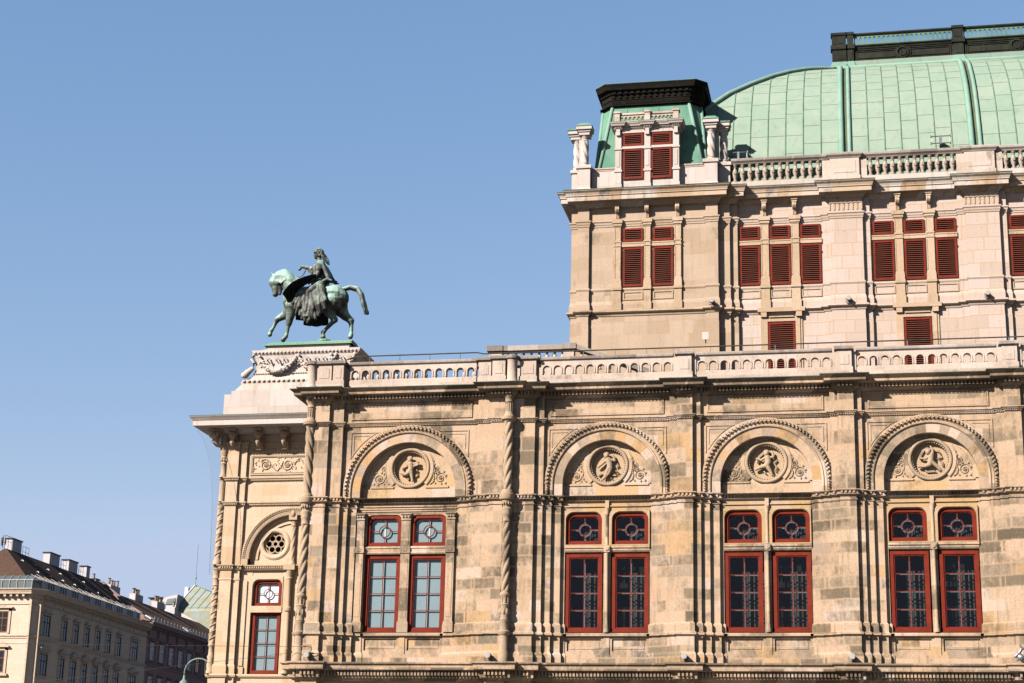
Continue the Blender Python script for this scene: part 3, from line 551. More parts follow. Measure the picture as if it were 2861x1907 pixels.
def arch_bay(ac, e, idx, x0, x1, cz=15.01, RI=1.67, RM=2.0, RO=2.35):
    yw = -.28 + e; st_ = cz - 14.585; k_ = RO - 2.35
    MB().holes(x0, x1, 14.56, 17.36, yw, yw + .6, archline(ac, RI - .01, 14.562, cz, 20)).build('arch_wall', M['wing_up'], OP)
    mb = MB(); nv = 13; rv = random.Random(idx * 7 + 1)
    cuts = [0]; 
    for k in range(nv): cuts.append(cuts[-1] + rv.uniform(.7, 1.3))
    for k in range(nv):
        mb.tone = rv.random(); a0 = pi * cuts[k] / cuts[-1]; a1 = pi * cuts[k + 1] / cuts[-1]
        mb.arc((ac, cz), [(RI, yw - .015), (RM, yw - .015), (RM, yw + .1), (RI, yw + .33)], a0, a1, 5)
    for s in (0, pi):
        mb.tone = rv.random(); xa, xb = sorted((ac + cos(s) * RI, ac + cos(s) * RM)); mb.box(xa, xb, yw - .015, yw + .34, 14.585, cz)
    mb.build('voussoir_arch', M['vouss'], OP, tone=True)
    mb = MB(); mb.arc((ac, cz), [(RM, yw + .02), (RM, yw - .03), (RM + .03, yw - .075), (RM + .07, yw - .085), (RM + .09, yw - .05), (2.13 + k_, yw - .05), (2.18 + k_, yw - .09), (2.19 + k_, yw - .07), (2.33 + k_, yw - .07), (2.35 + k_, yw - .05), (2.35 + k_, yw + .02)], 0, pi, 48, stilt=st_ - .005)
    nt_ = 47
    for k in range(nt_):
        a = pi * (k + .5) / nt_; ca, sa = cos(a), sin(a); da = .037
        pts = []
        for rr_, aa in ((2.20, a - da / 2.3), (2.26, a - da / 2.3), (2.26, a + da / 2.3), (2.20, a + da / 2.3)): pts.append((ac + (rr_ + k_) * cos(aa), cz + (rr_ + k_) * sin(aa)))
        mb.slab(pts, yw - .155, yw - .09); pts = []
        for rr_, aa in ((2.26, a + .003), (2.32, a + .003), (2.32, a + da * .9), (2.26, a + da * .9)): pts.append((ac + (rr_ + k_) * cos(aa), cz + (rr_ + k_) * sin(aa)))
        mb.slab(pts, yw - .155, yw - .09)
    for s in (-1, 1):
        for k in range(max(1, int(st_ / .1))): z = cz - .02 - k * .1; xa, xb = sorted((ac + s * (2.21 + k_), ac + s * (2.27 + k_))); mb.box(xa, xb, yw - .155, yw - .09, z - .06, z)
    mb.build('arch_moulding', M['trim'], OP)
    # thin raised borders in the corners over the arch
    for s in (-1, 1):
        mb = MB()
        xe = ac + s * (2.22 + k_ * .6); xa, xb = sorted((xe, ac + s * 1.15)); mb.box(xa, xb, yw - .03, yw, 17.10, 17.14)
        xa, xb = sorted((xe, xe - s * .04)); mb.box(xa, xb, yw - .03, yw, 16.1, 17.10)
        xa, xb = sorted((xe - s * .12, ac + s * 1.5)); mb.box(xa, xb, yw - .02, yw, 16.98, 17.01); xa, xb = sorted((xe - s * .12, xe - s * .15)); mb.box(xa, xb, yw - .02, yw, 16.42, 16.98)
        mb.arc((ac, cz), [(2.42 + k_, yw), (2.42 + k_, yw - .02), (2.45 + k_, yw - .02), (2.45 + k_, yw)], *(sorted((pi / 2 - s * .50, pi / 2 - s * 1.05))), 14)
        mb.build('corner_border', M['wing_up'], OP)
    # tympanum
    yt = yw + .29
    mb = MB(); mcz = 15.75; nn = 72; inn, outp = [], []
    for q_ in range(nn):
        a = 2 * pi * q_ / nn; dx, dz = cos(a), sin(a); ro = RI + .03; b_ = dz * (mcz - cz); t = -b_ + sqrt(b_ * b_ - (mcz - cz) ** 2 + ro * ro)
        if mcz + dz * t < cz: t = min((14.57 - mcz) / dz if dz < 0 else 1e9, ro / abs(dx) if abs(dx) > 1e-6 else 1e9)
        inn.append((ac + .66 * dx, mcz + .66 * dz)); outp.append((ac + t * dx, mcz + t * dz))
    k0 = len(inn); mb.add([(x, yt, z) for x, z in inn] + [(x, yt, z) for x, z in outp] + [(x, yt + .2, z) for x, z in inn], [(i, k0 + i, k0 + (i + 1) % k0, (i + 1) % k0) for i in range(k0)] + [(i, (i + 1) % k0, 2 * k0 + (i + 1) % k0, 2 * k0 + i) for i in range(k0)])
    mb.box(ac - RI + .01, ac + RI - .01, yt - .04, yt, 14.57, 14.94)
    mcz = 15.75
    mb.arc((ac, mcz), [(.80, yt), (.80, yt - .045), (.98, yt - .045), (1.0, yt - .02), (1.0, yt)], pi * 1.23 - 2 * pi, pi * 1.77 - 2 * pi + 0, 4) if False else None
    for s in (-1, 1):
        a0, a1 = (pi - .62, pi + .78) if s < 0 else (-.78, .62)
        mb.arc((ac, mcz), [(.80, yt), (.80, yt - .05), (.92, yt - .05), (.93, yt - .02), (.96, yt - .02), (.97, yt)], a0, a1, 18)
        pts = [(1.64 * cos(t), cz + 1.64 * sin(t)) for t in [.02 + k * .06 for k in range(13)]]
        mb.arc((ac, cz), [(RI - .12, yt), (RI - .12, yt - .05), (RI - .01, yt - .05), (RI - .01, yt)], *( (.03, .86) if s > 0 else (pi - .86, pi - .03)), 12)
        xa, xb = sorted((ac + s * .62, ac + s * 1.52)); mb.box(xa, xb, yt - .05, yt, 14.98, 15.05)
    ty = mb.build('tympanum', M['tymp'], OP)
    if not spm:
        for s in (-1, 1):
            mb = MB(); spandrel(mb, s, 0, 0); spm[s] = auto_smooth(mb.build('carved_spandrel', M['relief'], ty), 60)
            spm[s].location = (ac, yt - .01, 0)
    else:
        for s in (-1, 1): dup(spm[s], (ac, yt - .01, 0), ty)
    mb = MB(); mb.lathe((ac, yt, mcz), [(.79, .0), (.79, -.06), (.76, -.09), (.70, -.095), (.665, -.06), (.655, .0), (.62, .02), (.61, .17)], 48, 'y')
    for k in range(44):
        a = 2 * pi * k / 44; mb.ball((ac + .635 * cos(a), yt + .0, mcz + .635 * sin(a)), (.034, .03, .034), 6, 4)
    md = auto_smooth(mb.build('medallion', M['relief'], OP), 50)
    MB().lathe((ac, yt, mcz), [(.64, .15), (.0, .15)], 40, 'y').build('medallion_ground', M['meddisc'], md)
    P = PUTTI[idx % 5]; mb = MB(); y = yt + .06; f = lambda x, z, r, d=0: (ac + x * 1.15, y - d, mcz + z * 1.15, r * 1.08)
    hx, hz = P['head']; mb.ball((ac + hx * 1.12, y - .05, mcz + hz * 1.12), (.095, .09, .105), 12, 9)
    for k in range(9): a = k * .7; mb.ball((ac + hx * 1.12 + .085 * cos(a), y - .05 - .02 * (k % 2), mcz + hz * 1.12 + .03 + .085 * abs(sin(a))), .038, 6, 5)
    mb.chain([f(x, z, r, .02) for x, z, r in P['torso']])
    mb.limb((ac + hx * 1.12, y - .04, mcz + hz * 1.12), (ac + P['torso'][0][0] * 1.12, y - .03, mcz + P['torso'][0][1] * 1.12), .05, .07)
    for ch in P['arms'] + P['legs']:
        mb.chain([f(x, z, r, .03) for x, z, r in ch])
        ex, ez, er = ch[-1]; px, pz, _ = ch[-2]; L = sqrt((ex - px) ** 2 + (ez - pz) ** 2)
        mb.limb(f(ex, ez, 0, .03)[:3], f(ex + (ex - px) / L * .05 + (.03 if ch in P['legs'] else 0), ez + (ez - pz) / L * .03, 0, .03)[:3], .04, .025)
    if P['disc']: mb.lathe((ac + P['disc'][0] * 1.12, y - .03, mcz + P['disc'][1] * 1.12), [(.11, 0), (.11, -.03), (.09, -.04), (.0, -.035)], 16, 'y'); mb.limb((ac + .25, y - .05, mcz + .12), (ac + .3, y - .05, mcz + .14), .05, .05)
    fuse(mb.build('carved_figure', M['relief'], md), .012, 2)
    mb = MB()
    for cl in P['cloth']:
        for k in range(3): mb.tube([(ac + (x + .02 * k) * 1.12, y + .05 - .008 * k, mcz + (z - .018 * k) * 1.12) for x, z in cl], [.022 - .004 * k] * len(cl), 6)
    mb.build('carved_drapery', M['relief'], md, True)
for i, wc in enumerate(WC):
    arch_bay(wc + .01, 0, i + 1, (-11.92 if i == 0 else PC[i - 1] + .57), PC[i] - .57)
arch_bay(-17.13, E0, 0, -19.73, -14.43, 14.85, 1.86, 2.19, 2.52)
# frieze panels between the pilasters
for xa, xb, y in [(-19.45, -14.7, -.44)] + [((-11.70 if i == 0 else PC[i - 1] + .8), PC[i] - .8, -.28) for i in range(5)]:
    mb = MB(); z0, z1 = 17.62, 18.22
    for d, t, o in ((0, .05, .04), (.06, .04, .02)):
        mb.box(xa + d, xb - d, y - o, y, z1 - d - t, z1 - d); mb.box(xa + d, xb - d, y - o, y, z0 + d, z0 + d + t); mb.box(xa + d, xa + d + t, y - o, y, z0 + d + t, z1 - d - t); mb.box(xb - d - t, xb - d, y - o, y, z0 + d + t, z1 - d - t)
    mb.build('frieze_panel', M['wing_up'], OP)

# ------------------------------------------------------------------ roof-edge balustrade of the wing
def arcade(mb, x0, x1, z0, z1, y0, y1, n, hw, zb, zs, oval=False):
    p = (x1 - x0) / n
    for k in range(n):
        cx = x0 + p * (k + .5)
        if oval:
            ol = [(cx + hw * cos(2 * pi * i / 20), (zb + zs) / 2 + (zs - zb) / 2 * sin(2 * pi * i / 20)) for i in range(20)]; mb.holes(cx - p / 2, cx + p / 2, z0, z1, y0, y1, ol)
        else:
            mb.holes(cx - p / 2, cx + p / 2, z0, z1, y0, y1, archline(cx, hw, zb, zs, 8))
            mb.arc((cx, zs), [(hw + .008, y0), (hw + .008, y0 - .025), (hw + .05, y0 - .025), (hw + .05, y0)], 0, pi, 8, stilt=zs - zb - .04)
    return mb
def bal_section(x0, x1, y, n=12):
    mb = MB(); mb.box(x0, x1, y - .03, y + .24, 18.79, 19.15); arcade(mb, x0, x1, 19.15, 19.74, y, y + .2, n, .135, 19.2, 19.43); mb.build('balustrade', M['bal'], OP)
    MB().sweep([(x0, y + .02), (x1, y + .02)], [(-.24, 19.92), (.05, 19.91), (.08, 19.87), (.08, 19.80), (.03, 19.75), (-.24, 19.75)]).build('coping', M['coping'], OP)
def pedestal(x0, x1, y, yb=.1, cap=True):
    mb = MB(); mb.box(x0, x1, y, yb, 18.79, 19.76); mb.box(x0 - .04, x1 + .04, y - .04, yb - .002, 18.79, 19.14)
    mb.box(x0 + .1, x1 - .1, y - .015, y, 19.24, 19.62)
    mb.build('pedestal', M['bal'], OP)
    MB().sweep([(x0, yb), (x0, y), (x1, y), (x1, yb)], [(-.29 if x1 - x0 > .58 else -(x1 - x0) / 2 + .01, 19.95), (.05, 19.94), (.085, 19.9), (.085, 19.81), (.03, 19.765), (-(x1 - x0) / 2 + .01, 19.765)]).build('coping', M['coping'], OP)
PB = [(-19.72, -14.44, -.52)] + [((-12.20 if i == 0 else PC[i - 1] + .30), PC[i] - .30, -.42) for i in range(5)]
for a, b, y in PB: bal_section(a + .13, b - .13, y)
for c in PC: pedestal(c - .27, c + .27, -.60); MB().box(c - .43, c - .272, -.47, .0, 18.79, 19.75).build('pedestal', M['bal'], OP); MB().box(c + .272, c + .43, -.47, .0, 18.79, 19.75).build('pedestal', M['bal'], OP)
pedestal(-20.84, -20.26, -.75); pedestal(-20.2, -19.78, -.76); pedestal(-14.46, -13.98, -.60); pedestal(-13.9, -13.4, -.75); pedestal(-12.86, -12.24, -.58)
for cx in (-13.14, -21.06):
    auto_smooth(MB().lathe((cx, -.66, 0), [(.25, 18.79), (.25, 18.95), (.2, 19.02), (.19, 19.7), (.22, 19.76)], 20).build('pedestal', M['bal'], OP)); auto_smooth(MB().lathe((cx, -.66, 0), [(.2, 19.762), (.27, 19.80), (.27, 19.9), (.2, 19.95), (.0, 19.95)], 20).build('coping', M['coping'], OP))
# far parapet of the terrace with turned balusters, and the raised stair parapet
def baluster_mb(h):
    return MB().lathe((0, 0, 0), [(r, z * h) for r, z in ((.085, 0), (.085, .08), (.05, .12), (.05, .16), (.085, .30), (.095, .42), (.07, .55), (.045, .72), (.06, .76), (.06, .80), (.045, .84), (.08, .90), (.08, 1.0))], 10)
rb = MB(); rb.box(-21, -13.0, 6.0, 6.4, 18.78, 20.95); RB = rb.build('rear_parapet', M['bal'], OP)
MB().box(-21, -13.0, 5.95, 6.45, 21.40, 21.62).build('coping', M['coping'], RB)
b0 = auto_smooth(baluster_mb(.45).build('baluster', M['bal'], RB)); b0.location = (-20.8, 6.2, 20.95)
for k in range(1, 20): dup(b0, (-20.8 + k * .42, 6.2, 20.95), RB)
st = MB(); st.box(-15.9, -15.35, 7.8, 8.2, 19, 22.55); st.box(-12.66, -12.2, 7.8, 8.2, 19, 22.55); st.box(-15.35, -12.66, 7.85, 8.15, 19, 22.05); ST = st.build('stair_parapet', M['bal'], OP)
cs = MB(); cs.box(-16.0, -15.3, 7.7, 8.3, 22.56, 22.80); cs.box(-15.3, -12.72, 7.74, 8.26, 22.56, 22.78); cs.box(-12.72, -12.1, 7.7, 8.3, 22.56, 22.81)
cs.hull([(-12.1, 7.74, 22.55), (-8.4, 7.74, 21.15), (-8.4, 8.26, 21.15), (-12.1, 8.26, 22.55)], [(-12.1, 7.74, 22.76), (-8.4, 7.74, 21.36), (-8.4, 8.26, 21.36), (-12.1, 8.26, 22.76)]); cs.build('coping', M['coping'], ST)
b1 = auto_smooth(baluster_mb(.52).build('baluster', M['bal'], ST)); b1.location = (-15.1, 8, 22.05)
for k in range(1, 8): dup(b1, (-15.1 + k * .34, 8, 22.05), ST)
for k in range(9): dup(b1, (-11.9 + k * .4, 8, 21.98 - k * .151), ST)
MB().hull([(-12.1, 7.85, 19), (-8.4, 7.85, 19), (-8.4, 8.15, 19), (-12.1, 8.15, 19)], [(-12.1, 7.85, 22.0), (-8.4, 7.85, 20.6), (-8.4, 8.15, 20.6), (-12.1, 8.15, 22.0)]).build('stair_wall', M['tower'], ST)

MB().box(18.2, 18.6, -.3, 12.6, 0, 18.7).build('end_wall', M['wing'], OP)

# ------------------------------------------------------------------ opera house: upper block with corner tower
TB = [-0.62, 5.33, 11.28, 17.23]                                   # pier centres of the upper wall
WY = 12.65
tpath = [(-13.13, 30), (-13.13, 12.25), (-12.8, 12.25), (-12.8, 12.0), (-12.27, 12.0), (-12.27, 12.15), (-6.9, 12.15), (-6.9, 12.0), (-6.35, 12.0), (-6.35, 12.3), (-5.84, 12.3), (-5.84, 12.47), (-5.5, 12.47), (-5.5, WY)]
wpath = [(-5.5, WY)]
for c in TB: wpath += [(c - 1.05, WY), (c - 1.05, WY - .15), (c - .73, WY - .15), (c - .73, WY - .32), (c + .73, WY - .32), (c + .73, WY - .15), (c + 1.05, WY - .15), (c + 1.05, WY)]
wpath += [(19.5, WY)]
ENT = [(0, 29.88), (.09, 29.87), (.10, 29.82), (.06, 29.77), (.05, 29.68), (.03, 29.67), (.025, 29.58), (0, 29.56)]
PROF = [(0, 30.6)] + ENT + [(0, 26.62), (.05, 26.59), (.06, 26.53), (.03, 26.47), (.02, 26.45), (.02, 25.98), (.05, 25.9), (.07, 25.8), (.07, 25.52)]
MB().sweep(tpath, PROF, False).build('tower_wall', M['tower'], OP); MB().sweep(wpath, PROF, False).build('upper_wall', M['ashlar'], OP)
STR = [(-.1, 25.53), (.16, 25.52), (.17, 25.45), (.12, 25.40), (.05, 25.34), (.03, 25.28), (-.1, 25.28)]
MB().sweep(tpath, STR).build('string_course', M['towertrim'], OP); MB().sweep(wpath, STR).build('string_course', M['ashlar'], OP)
LOWP = [(0, 25.3), (0, 24.86), (.012, 24.85), (.012, 19)]
MB().sweep(tpath, LOWP, False).build('tower_wall', M['tower'], OP); MB().sweep(wpath, LOWP, False).build('upper_wall', M['ashlar'], OP)
cpt = [(-13.13, 30), (-13.13, 12.25), (-12.8, 12.25), (-12.8, 12.0), (-6.35, 12.0), (-6.35, 12.3), (-5.6, 12.3), (-5.6, WY)]; cpw = [(-5.0, WY)]
for c in TB: cpw += [(c - .73, WY), (c - .73, WY - .32), (c + .73, WY - .32), (c + .73, WY)]
cpw += [(19.5, WY)]; cpa = cpt + cpw
CORN = [(-.3, 31.22), (.60, 31.20), (.60, 31.16), (.52, 31.08), (.48, 30.98), (.48, 30.94), (.44, 30.93), (.44, 30.72), (.41, 30.70), (.20, 30.69), (.12, 30.62), (.08, 30.55), (.0, 30.5), (-.3, 30.5)]
MB().sweep(cpa, CORN).build('main_cornice', M['uppercornice'], OP)
MB().sweep(cpa, [(-.3, 31.27), (.615, 31.235), (.615, 31.19), (.605, 31.19), (.605, 31.222), (-.3, 31.24)]).build('gutter_flashing', M['flash'], OP)
def console(x, y):
    mb = MB(); mb.box(x - .12, x + .12, y - .30, y + .1, 30.50, 30.66); mb.box(x - .15, x + .15, y - .34, y + .1, 30.60, 30.69)
    for dx in (-.06, 0, .06): mb.tube([(x + dx, y - .26, 30.50), (x + dx, y - .29, 30.36), (x + dx, y - .22, 30.24), (x + dx, y - .1, 30.2), (x + dx, y - .07, 29.95)], [.04, .05, .05, .04, .03], 8)
    mb.box(x - .10, x + .10, y - .06, y + .1, 29.9, 30.5)
    auto_smooth(mb.build('console', M['towertrim'], OP), 50)
def slim_pilaster(x, hw, y):
    mb = MB(); mb.box(x - hw, x + hw, y - .10, y + .05, 27.0, 29.52); mb.box(x - hw - .03, x + hw + .03, y - .13, y + .05, 26.62, 26.9); mb.box(x - hw - .015, x + hw + .015, y - .115, y + .05, 26.9, 27.0)
    for z in (28.58, 28.78): mb.box(x - hw - .03, x + hw + .03, y - .13, y + .05, z, z + .05)
    for z0, z1 in ((27.08, 28.5), (28.63, 28.78), (28.9, 29.48)):
        for xa, xb in ((x - hw, x - hw + .04), (x + hw - .04, x + hw)): mb.box(xa, xb, y - .118, y - .10, z0, z1)
    mb.box(x - hw - .02, x + hw + .02, y - .12, y + .05, 29.52, 29.58); mb.box(x - hw - .05, x + hw + .05, y - .16, y + .05, 29.58, 29.70); mb.box(x - hw - .09, x + hw + .09, y - .20, y + .05, 29.70, 29.89)
    mb.box(x - hw - .02, x + hw + .02, y - .12, y + .05, 25.9, 26.48); mb.box(x - hw - .05, x + hw + .05, y - .17, y + .05, 26.48, 26.62); mb.box(x - hw - .05, x + hw + .05, y - .16, y + .05, 25.53, 25.9)
    mb.build('slim_pilaster', M['towertrim'], OP)
def shutter(x0, x1, z0, z1, y, slats):
    mb = MB(); b = .085; t = .06
    mb.box(x0, x0 + b, y - t, y, z0, z1); mb.box(x1 - b, x1, y - t, y, z0, z1); mb.box(x0 + b, x1 - b, y - t, y, z1 - b, z1); mb.box(x0 + b, x1 - b, y - t, y, z0, z0 + b); mb.box(x0 - .02, x0, y - t - .02, y, z0 + .2, z0 + .3); mb.box(x1, x1 + .02, y - t - .02, y, z1 - .4, z1 - .3)
    r = mb.build('shutter', M['red'], OP)
    mb = MB(); h = z1 - z0 - 2 * b; p = h / slats
    for k in range(slats):
        z = z0 + b + p * k; c0, c1 = z + p * .08, z + p * .34
        mb.hull([(x0 + b, y - .056, c0), (x1 - b, y - .056, c0), (x1 - b, y - .012, c1), (x0 + b, y - .012, c1)], [(x0 + b, y - .056, c0 + p * .26), (x1 - b, y - .056, c0 + p * .26), (x1 - b, y - .012, c1 + p * .2), (x0 + b, y - .012, c1 + p * .2)])
    mb.build('slats', M['redslat'], r)
    MB().box(x0 + b, x1 - b, y - .008, y - .004, z0 + b, z1 - b).build('shutter_back', M['dark'], r)
def shutter_pair(x0, x1, y, n1=18):
    shutter(x0, x1, 26.66, 28.52, y, n1); shutter(x0, x1, 28.82, 29.46, y, 5)
    mb = MB(); mb.box(x0 - .05, x1 + .05, y - .09, y, 28.56, 28.62); mb.box(x0 - .05, x1 + .05, y - .07, y, 28.62, 28.72); mb.box(x0 - .05, x1 + .05, y - .09, y, 28.72, 28.78); mb.build('transom', M['towertrim'], OP)
    mb = MB(); mb.box(x0, x1, y - .055, y, 26.36, 26.42); mb.box(x0, x1, y - .055, y, 26.02, 26.07); mb.box(x0, x0 + .06, y - .055, y, 26.07, 26.36); mb.box(x1 - .06, x1, y - .055, y, 26.07, 26.36); mb.build('apron_panel', M['towertrim'], OP)
ty_ = 12.15
for x in (-10.95, -9.58, -8.18): slim_pilaster(x, .145, ty_); console(x, ty_)
for a, b in ((-10.70, -9.79), (-9.32, -8.41)): shutter_pair(a, b, ty_)
for i in range(-1, 3):
    if i >= 0: cx = TB[i] + 2.975
    else: cx = TB[0] - 2.975
    for k in (-1, 0, 1): shutter_pair(cx + k * 1.365 - .455, cx + k * 1.365 + .455, WY)
    for k in (-.5, .5): slim_pilaster(cx + k * 1.365, .175, WY); console(cx + k * 1.365, WY)
    # lower shutter window with its surround
    shutter(cx - .59, cx + .59, 22.6, 24.85, WY - .02, 22)
    mb = MB()
    for s in (-1, 1):
        xa, xb = sorted((cx + s * .62, cx + s * .82)); mb.box(xa, xb, WY - .10, WY + .1, 19, 25.28); xa, xb = sorted((cx + s * .82, cx + s * .92)); mb.box(xa, xb, WY - .06, WY + .1, 19, 25.1)
    mb.box(cx - .62, cx + .62, WY - .10, WY + .1, 24.9, 25.06); mb.box(cx - .55, cx + .55, WY - .16, WY + .1, 25.08, 25.14); mb.box(cx - 1.05, cx + 1.05, WY - .22, WY + .1, 25.33, 25.52)
    for s in (-1, 1): mb.box(cx + s * .78 - .13, cx + s * .78 + .13, WY - .2, WY + .1, 25.1, 25.33)
    mb.build('window_surround', M['towertrim'], OP)
for c in TB:
    mb = MB(); y = WY - .32; n = 7; p = 1.42 / n
    for k in range(n + 1):
        x = c - .71 + p * k; mb.box(x - .03, x + .03, y - .03, y, 29.98, 30.30)
    for k in range(n): mb.arc((c - .71 + p * (k + .5), 30.24), [(p * .37, y - .03), (p * .55, y - .03), (p * .55, y), (p * .37, y)], .15, pi - .15, 8)
    mb.build('fluted_frieze', M['towertrim'], OP)
MB().box(-7.1, -6.8, 11.98, 12.0, 24.0, 24.35).build('repaired_stone', M['white'], OP)
MB().box(-13.0, 19.5, 12.9, 30, 19, 31.2).build('upper_core', M['ashlar'], OP)

# attic of the tower, dormer, twisted columns
mb = MB(); mb.box(-12.2, -6.9, 12.25, 12.6, 31.26, 32.40); mb.build('attic_wall', M['white'], OP)
MB().sweep([(-12.3, 12.25), (-6.85, 12.25)], [(-.3, 32.55), (.05, 32.54), (.06, 32.49), (.02, 32.44), (.02, 32.40), (-.3, 32.40)]).build('coping', M['bal'], OP)
MB().hull([(-12.25, 12.02, 31.25), (-6.85, 12.02, 31.25), (-6.85, 12.3, 31.25), (-12.25, 12.3, 31.25)], [(-12.25, 12.2, 31.55), (-6.85, 12.2, 31.55), (-6.85, 12.3, 31.55), (-12.25, 12.3, 31.55)]).build('attic_plinth', M['white'], OP)
def attic_pedestal(x0, x1, y0, y1):
    mb = MB(); mb.box(x0, x1, y0, y1, 31.5, 32.46); mb.hull([(x0 - .1, y0 - .1, 31.26), (x1 + .1, y0 - .1, 31.26), (x1 + .1, y1, 31.26), (x0 - .1, y1, 31.26)], [(x0, y0, 31.52), (x1, y0, 31.52), (x1, y1, 31.52), (x0, y1, 31.52)]); mb.box(x0 - .06, x1 + .06, y0 - .06, y1, 32.46, 32.62); mb.build('attic_pedestal', M['white'], OP)
attic_pedestal(-12.84, -12.24, 11.92, 12.6); attic_pedestal(-13.2, -12.86, 12.5, 13.3); attic_pedestal(-6.95, -6.34, 11.92, 12.6); attic_pedestal(-6.33, -5.8, 12.45, 13.2)
def attic_column(x, y):
    mb = MB(); mb.lathe((x, y, 0), [(.22, 32.62), (.22, 32.70), (.19, 32.73), (.21, 32.80), (.16, 32.86)], 16); mb.twist((x, y), .17, 32.85, 33.92, 4, -1.9, .24, 28, 30)
    mb.lathe((x, y, 0), [(.15, 33.9), (.18, 33.95), (.15, 33.99), (.16, 34.02), (.21, 34.12), (.23, 34.17)], 16); auto_smooth(mb.build('twisted_column', M['white'], OP), 45)
for x, y in ((-12.55, 12.22), (-12.98, 12.75), (-6.63, 12.22), (-6.10, 12.75)): attic_column(x, y)
for s, xc in ((-1, -12.55), (1, -6.63)):
    xs = xc + s * .48; mb = MB(); mb.box(xc + s * .23 - .09, xc + s * .23 + .09, 12.5, 12.75, 32.62, 34.15)
    mb.box(xc - .25, xc + .25, 11.97, 12.6, 34.17, 34.32); mb.box(xc - .37, xc + .37, 11.85, 12.6, 34.42, 34.58); a, b = sorted((xc + s * .25, xs + s * .25)); mb.box(a, b, 12.5, 13.0, 34.17, 34.32); a, b = sorted((xc + s * .37, xs + s * .35)); mb.box(a, b, 12.38, 13.1, 34.42, 34.58)
    mb.box(xc - .30, xc + .30, 11.92, 12.6, 34.32, 34.36); 
    for k in range(8): mb.box(xc - .30 + k * .08, xc - .26 + k * .08, 11.91, 11.99, 34.36, 34.42)
    a, b = sorted((xc + s * .3, xs + s * .3)); mb.box(a, b, 12.45, 13.0, 34.32, 34.42); mb.build('column_entablature', M['white'], OP)
    mb = MB(); mb.hull([(xc - .4, 11.82, 34.585), (xc + .4, 11.82, 34.585), (xc + .4, 12.6, 34.585), (xc - .4, 12.6, 34.585)], [(xc - .2, 12.0, 34.78), (xc + .2, 12.0, 34.78), (xc + .2, 12.5, 34.78), (xc - .2, 12.5, 34.78)])
    a, b = sorted((xc + s * .41, xs + s * .38)); mb.box(a, b, 12.34, 13.1, 34.585, 34.65); mb.build('copper_cap', M['trroof'], OP)
mb = MB(); mb.box(-11.05, -8.12, 12.08, 14.2, 31.27, 34.3)
for x in (-10.93, -9.57, -8.24):
    mb.box(x - .14, x + .14, 11.96, 12.08, 31.6, 34.2); mb.box(x - .18, x + .18, 11.92, 12.08, 32.2, 32.3); mb.box(x - .18, x + .18, 11.92, 12.08, 33.3, 33.38); mb.box(x - .17, x + .17, 11.92, 12.08, 31.3, 31.6); mb.box(x - .07, x + .07, 11.94, 11.96, 32.45, 33.2); mb.box(x - .09, x + .09, 11.86, 11.96, 34.0, 34.3)
for a, b in ((-10.76, -9.71), (-9.43, -8.38)): mb.box(a, b, 12.0, 12.08, 33.36, 33.48); mb.box(a, b, 11.98, 12.08, 34.14, 34.28)
mb.build('dormer_wall', M['white'], OP)
for a, b in ((-10.71, -9.78), (-9.40, -8.46)): shutter(a, b, 31.85, 33.33, 12.06, 13); shutter(a, b, 33.50, 34.10, 12.06, 5)
dcp = [(-11.05, 14.2), (-11.05, 12.0)]
for x in (-10.93, -9.57, -8.24): dcp += [(x - .16, 12.0), (x - .16, 11.88), (x + .16, 11.88), (x + .16, 12.0)]
dcp = [(-11.09, 14.2), (-11.09, 11.88)] + dcp[4:-2] + [(-8.08, 11.88), (-8.08, 14.2)]
mb = MB().sweep(dcp, [(-.1, 34.62), (.22, 34.60), (.22, 34.56), (.17, 34.50), (.15, 34.44), (.06, 34.42), (.04, 34.33), (0, 34.28), (-.1, 34.28)]); dents(mb, dcp, .04, .09, 34.36, 34.42, .035, .07); mb.build('dormer_cornice', M['white'], OP)
MB().sweep(dcp, [(-.12, 34.67), (.23, 34.625), (.235, 34.60), (.225, 34.60), (.225, 34.61), (-.12, 34.63)]).build('copper_flashing', M['trroof'], OP)
mb = MB(); mb.box(-11.0, -8.2, 12.05, 12.25, 34.66, 34.76)
for x in (-11.0, -9.57, -8.24): mb.box(x - .12, x + .12, 11.98, 12.3, 34.66, 35.15); mb.box(x - .16, x + .16, 11.94, 12.34, 35.15, 35.24)
for a, b in ((-10.88, -9.69), (-9.45, -8.36)): arcade(mb, a, b, 34.76, 35.08, 12.08, 12.2, 6, .055, 34.8, 34.92); mb.box(a, b, 12.03, 12.25, 35.08, 35.17)
mb.build('dormer_balustrade', M['bal'], OP)

# mansard roof and crown of the tower
def octa(x0, x1, y0, y1, ch, z): return [(x0 + ch, y0, z), (x1 - ch, y0, z), (x1, y0 + ch, z), (x1, y1 - ch, z), (x1 - ch, y1, z), (x0 + ch, y1, z), (x0, y1 - ch, z), (x0, y0 + ch, z)]
def loft(mb, rings):
    for a, b in zip(rings, rings[1:]):
        n = len(a); mb.add(a + b, [(i, (i + 1) % n, n + (i + 1) % n, n + i) for i in range(n)])
    mb.add(rings[-1], [tuple(range(len(rings[-1])))]); return mb
lo = octa(-12.1, -6.85, 12.45, 17.2, .14, 32.2); md_ = octa(-11.98, -7.05, 12.78, 16.9, .32, 34.1); hi = octa(-11.90, -7.22, 13.1, 16.5, .52, 35.95)
TR = loft(MB(), [lo, md_, hi]).build('tower_roof', M['trroof'], OP)
for i in range(8): MB().tube([lo[i], md_[i], hi[i]], .085, 8).build('hip_roll', M['rib'], TR, True)
mb = MB()
for t in (.2, .4, .6, .8):
    p = [tuple(a + (b - a) * t for a, b in zip(r[0], r[1])) for r in (lo, md_, hi)]; mb.tube(p, .02, 5)
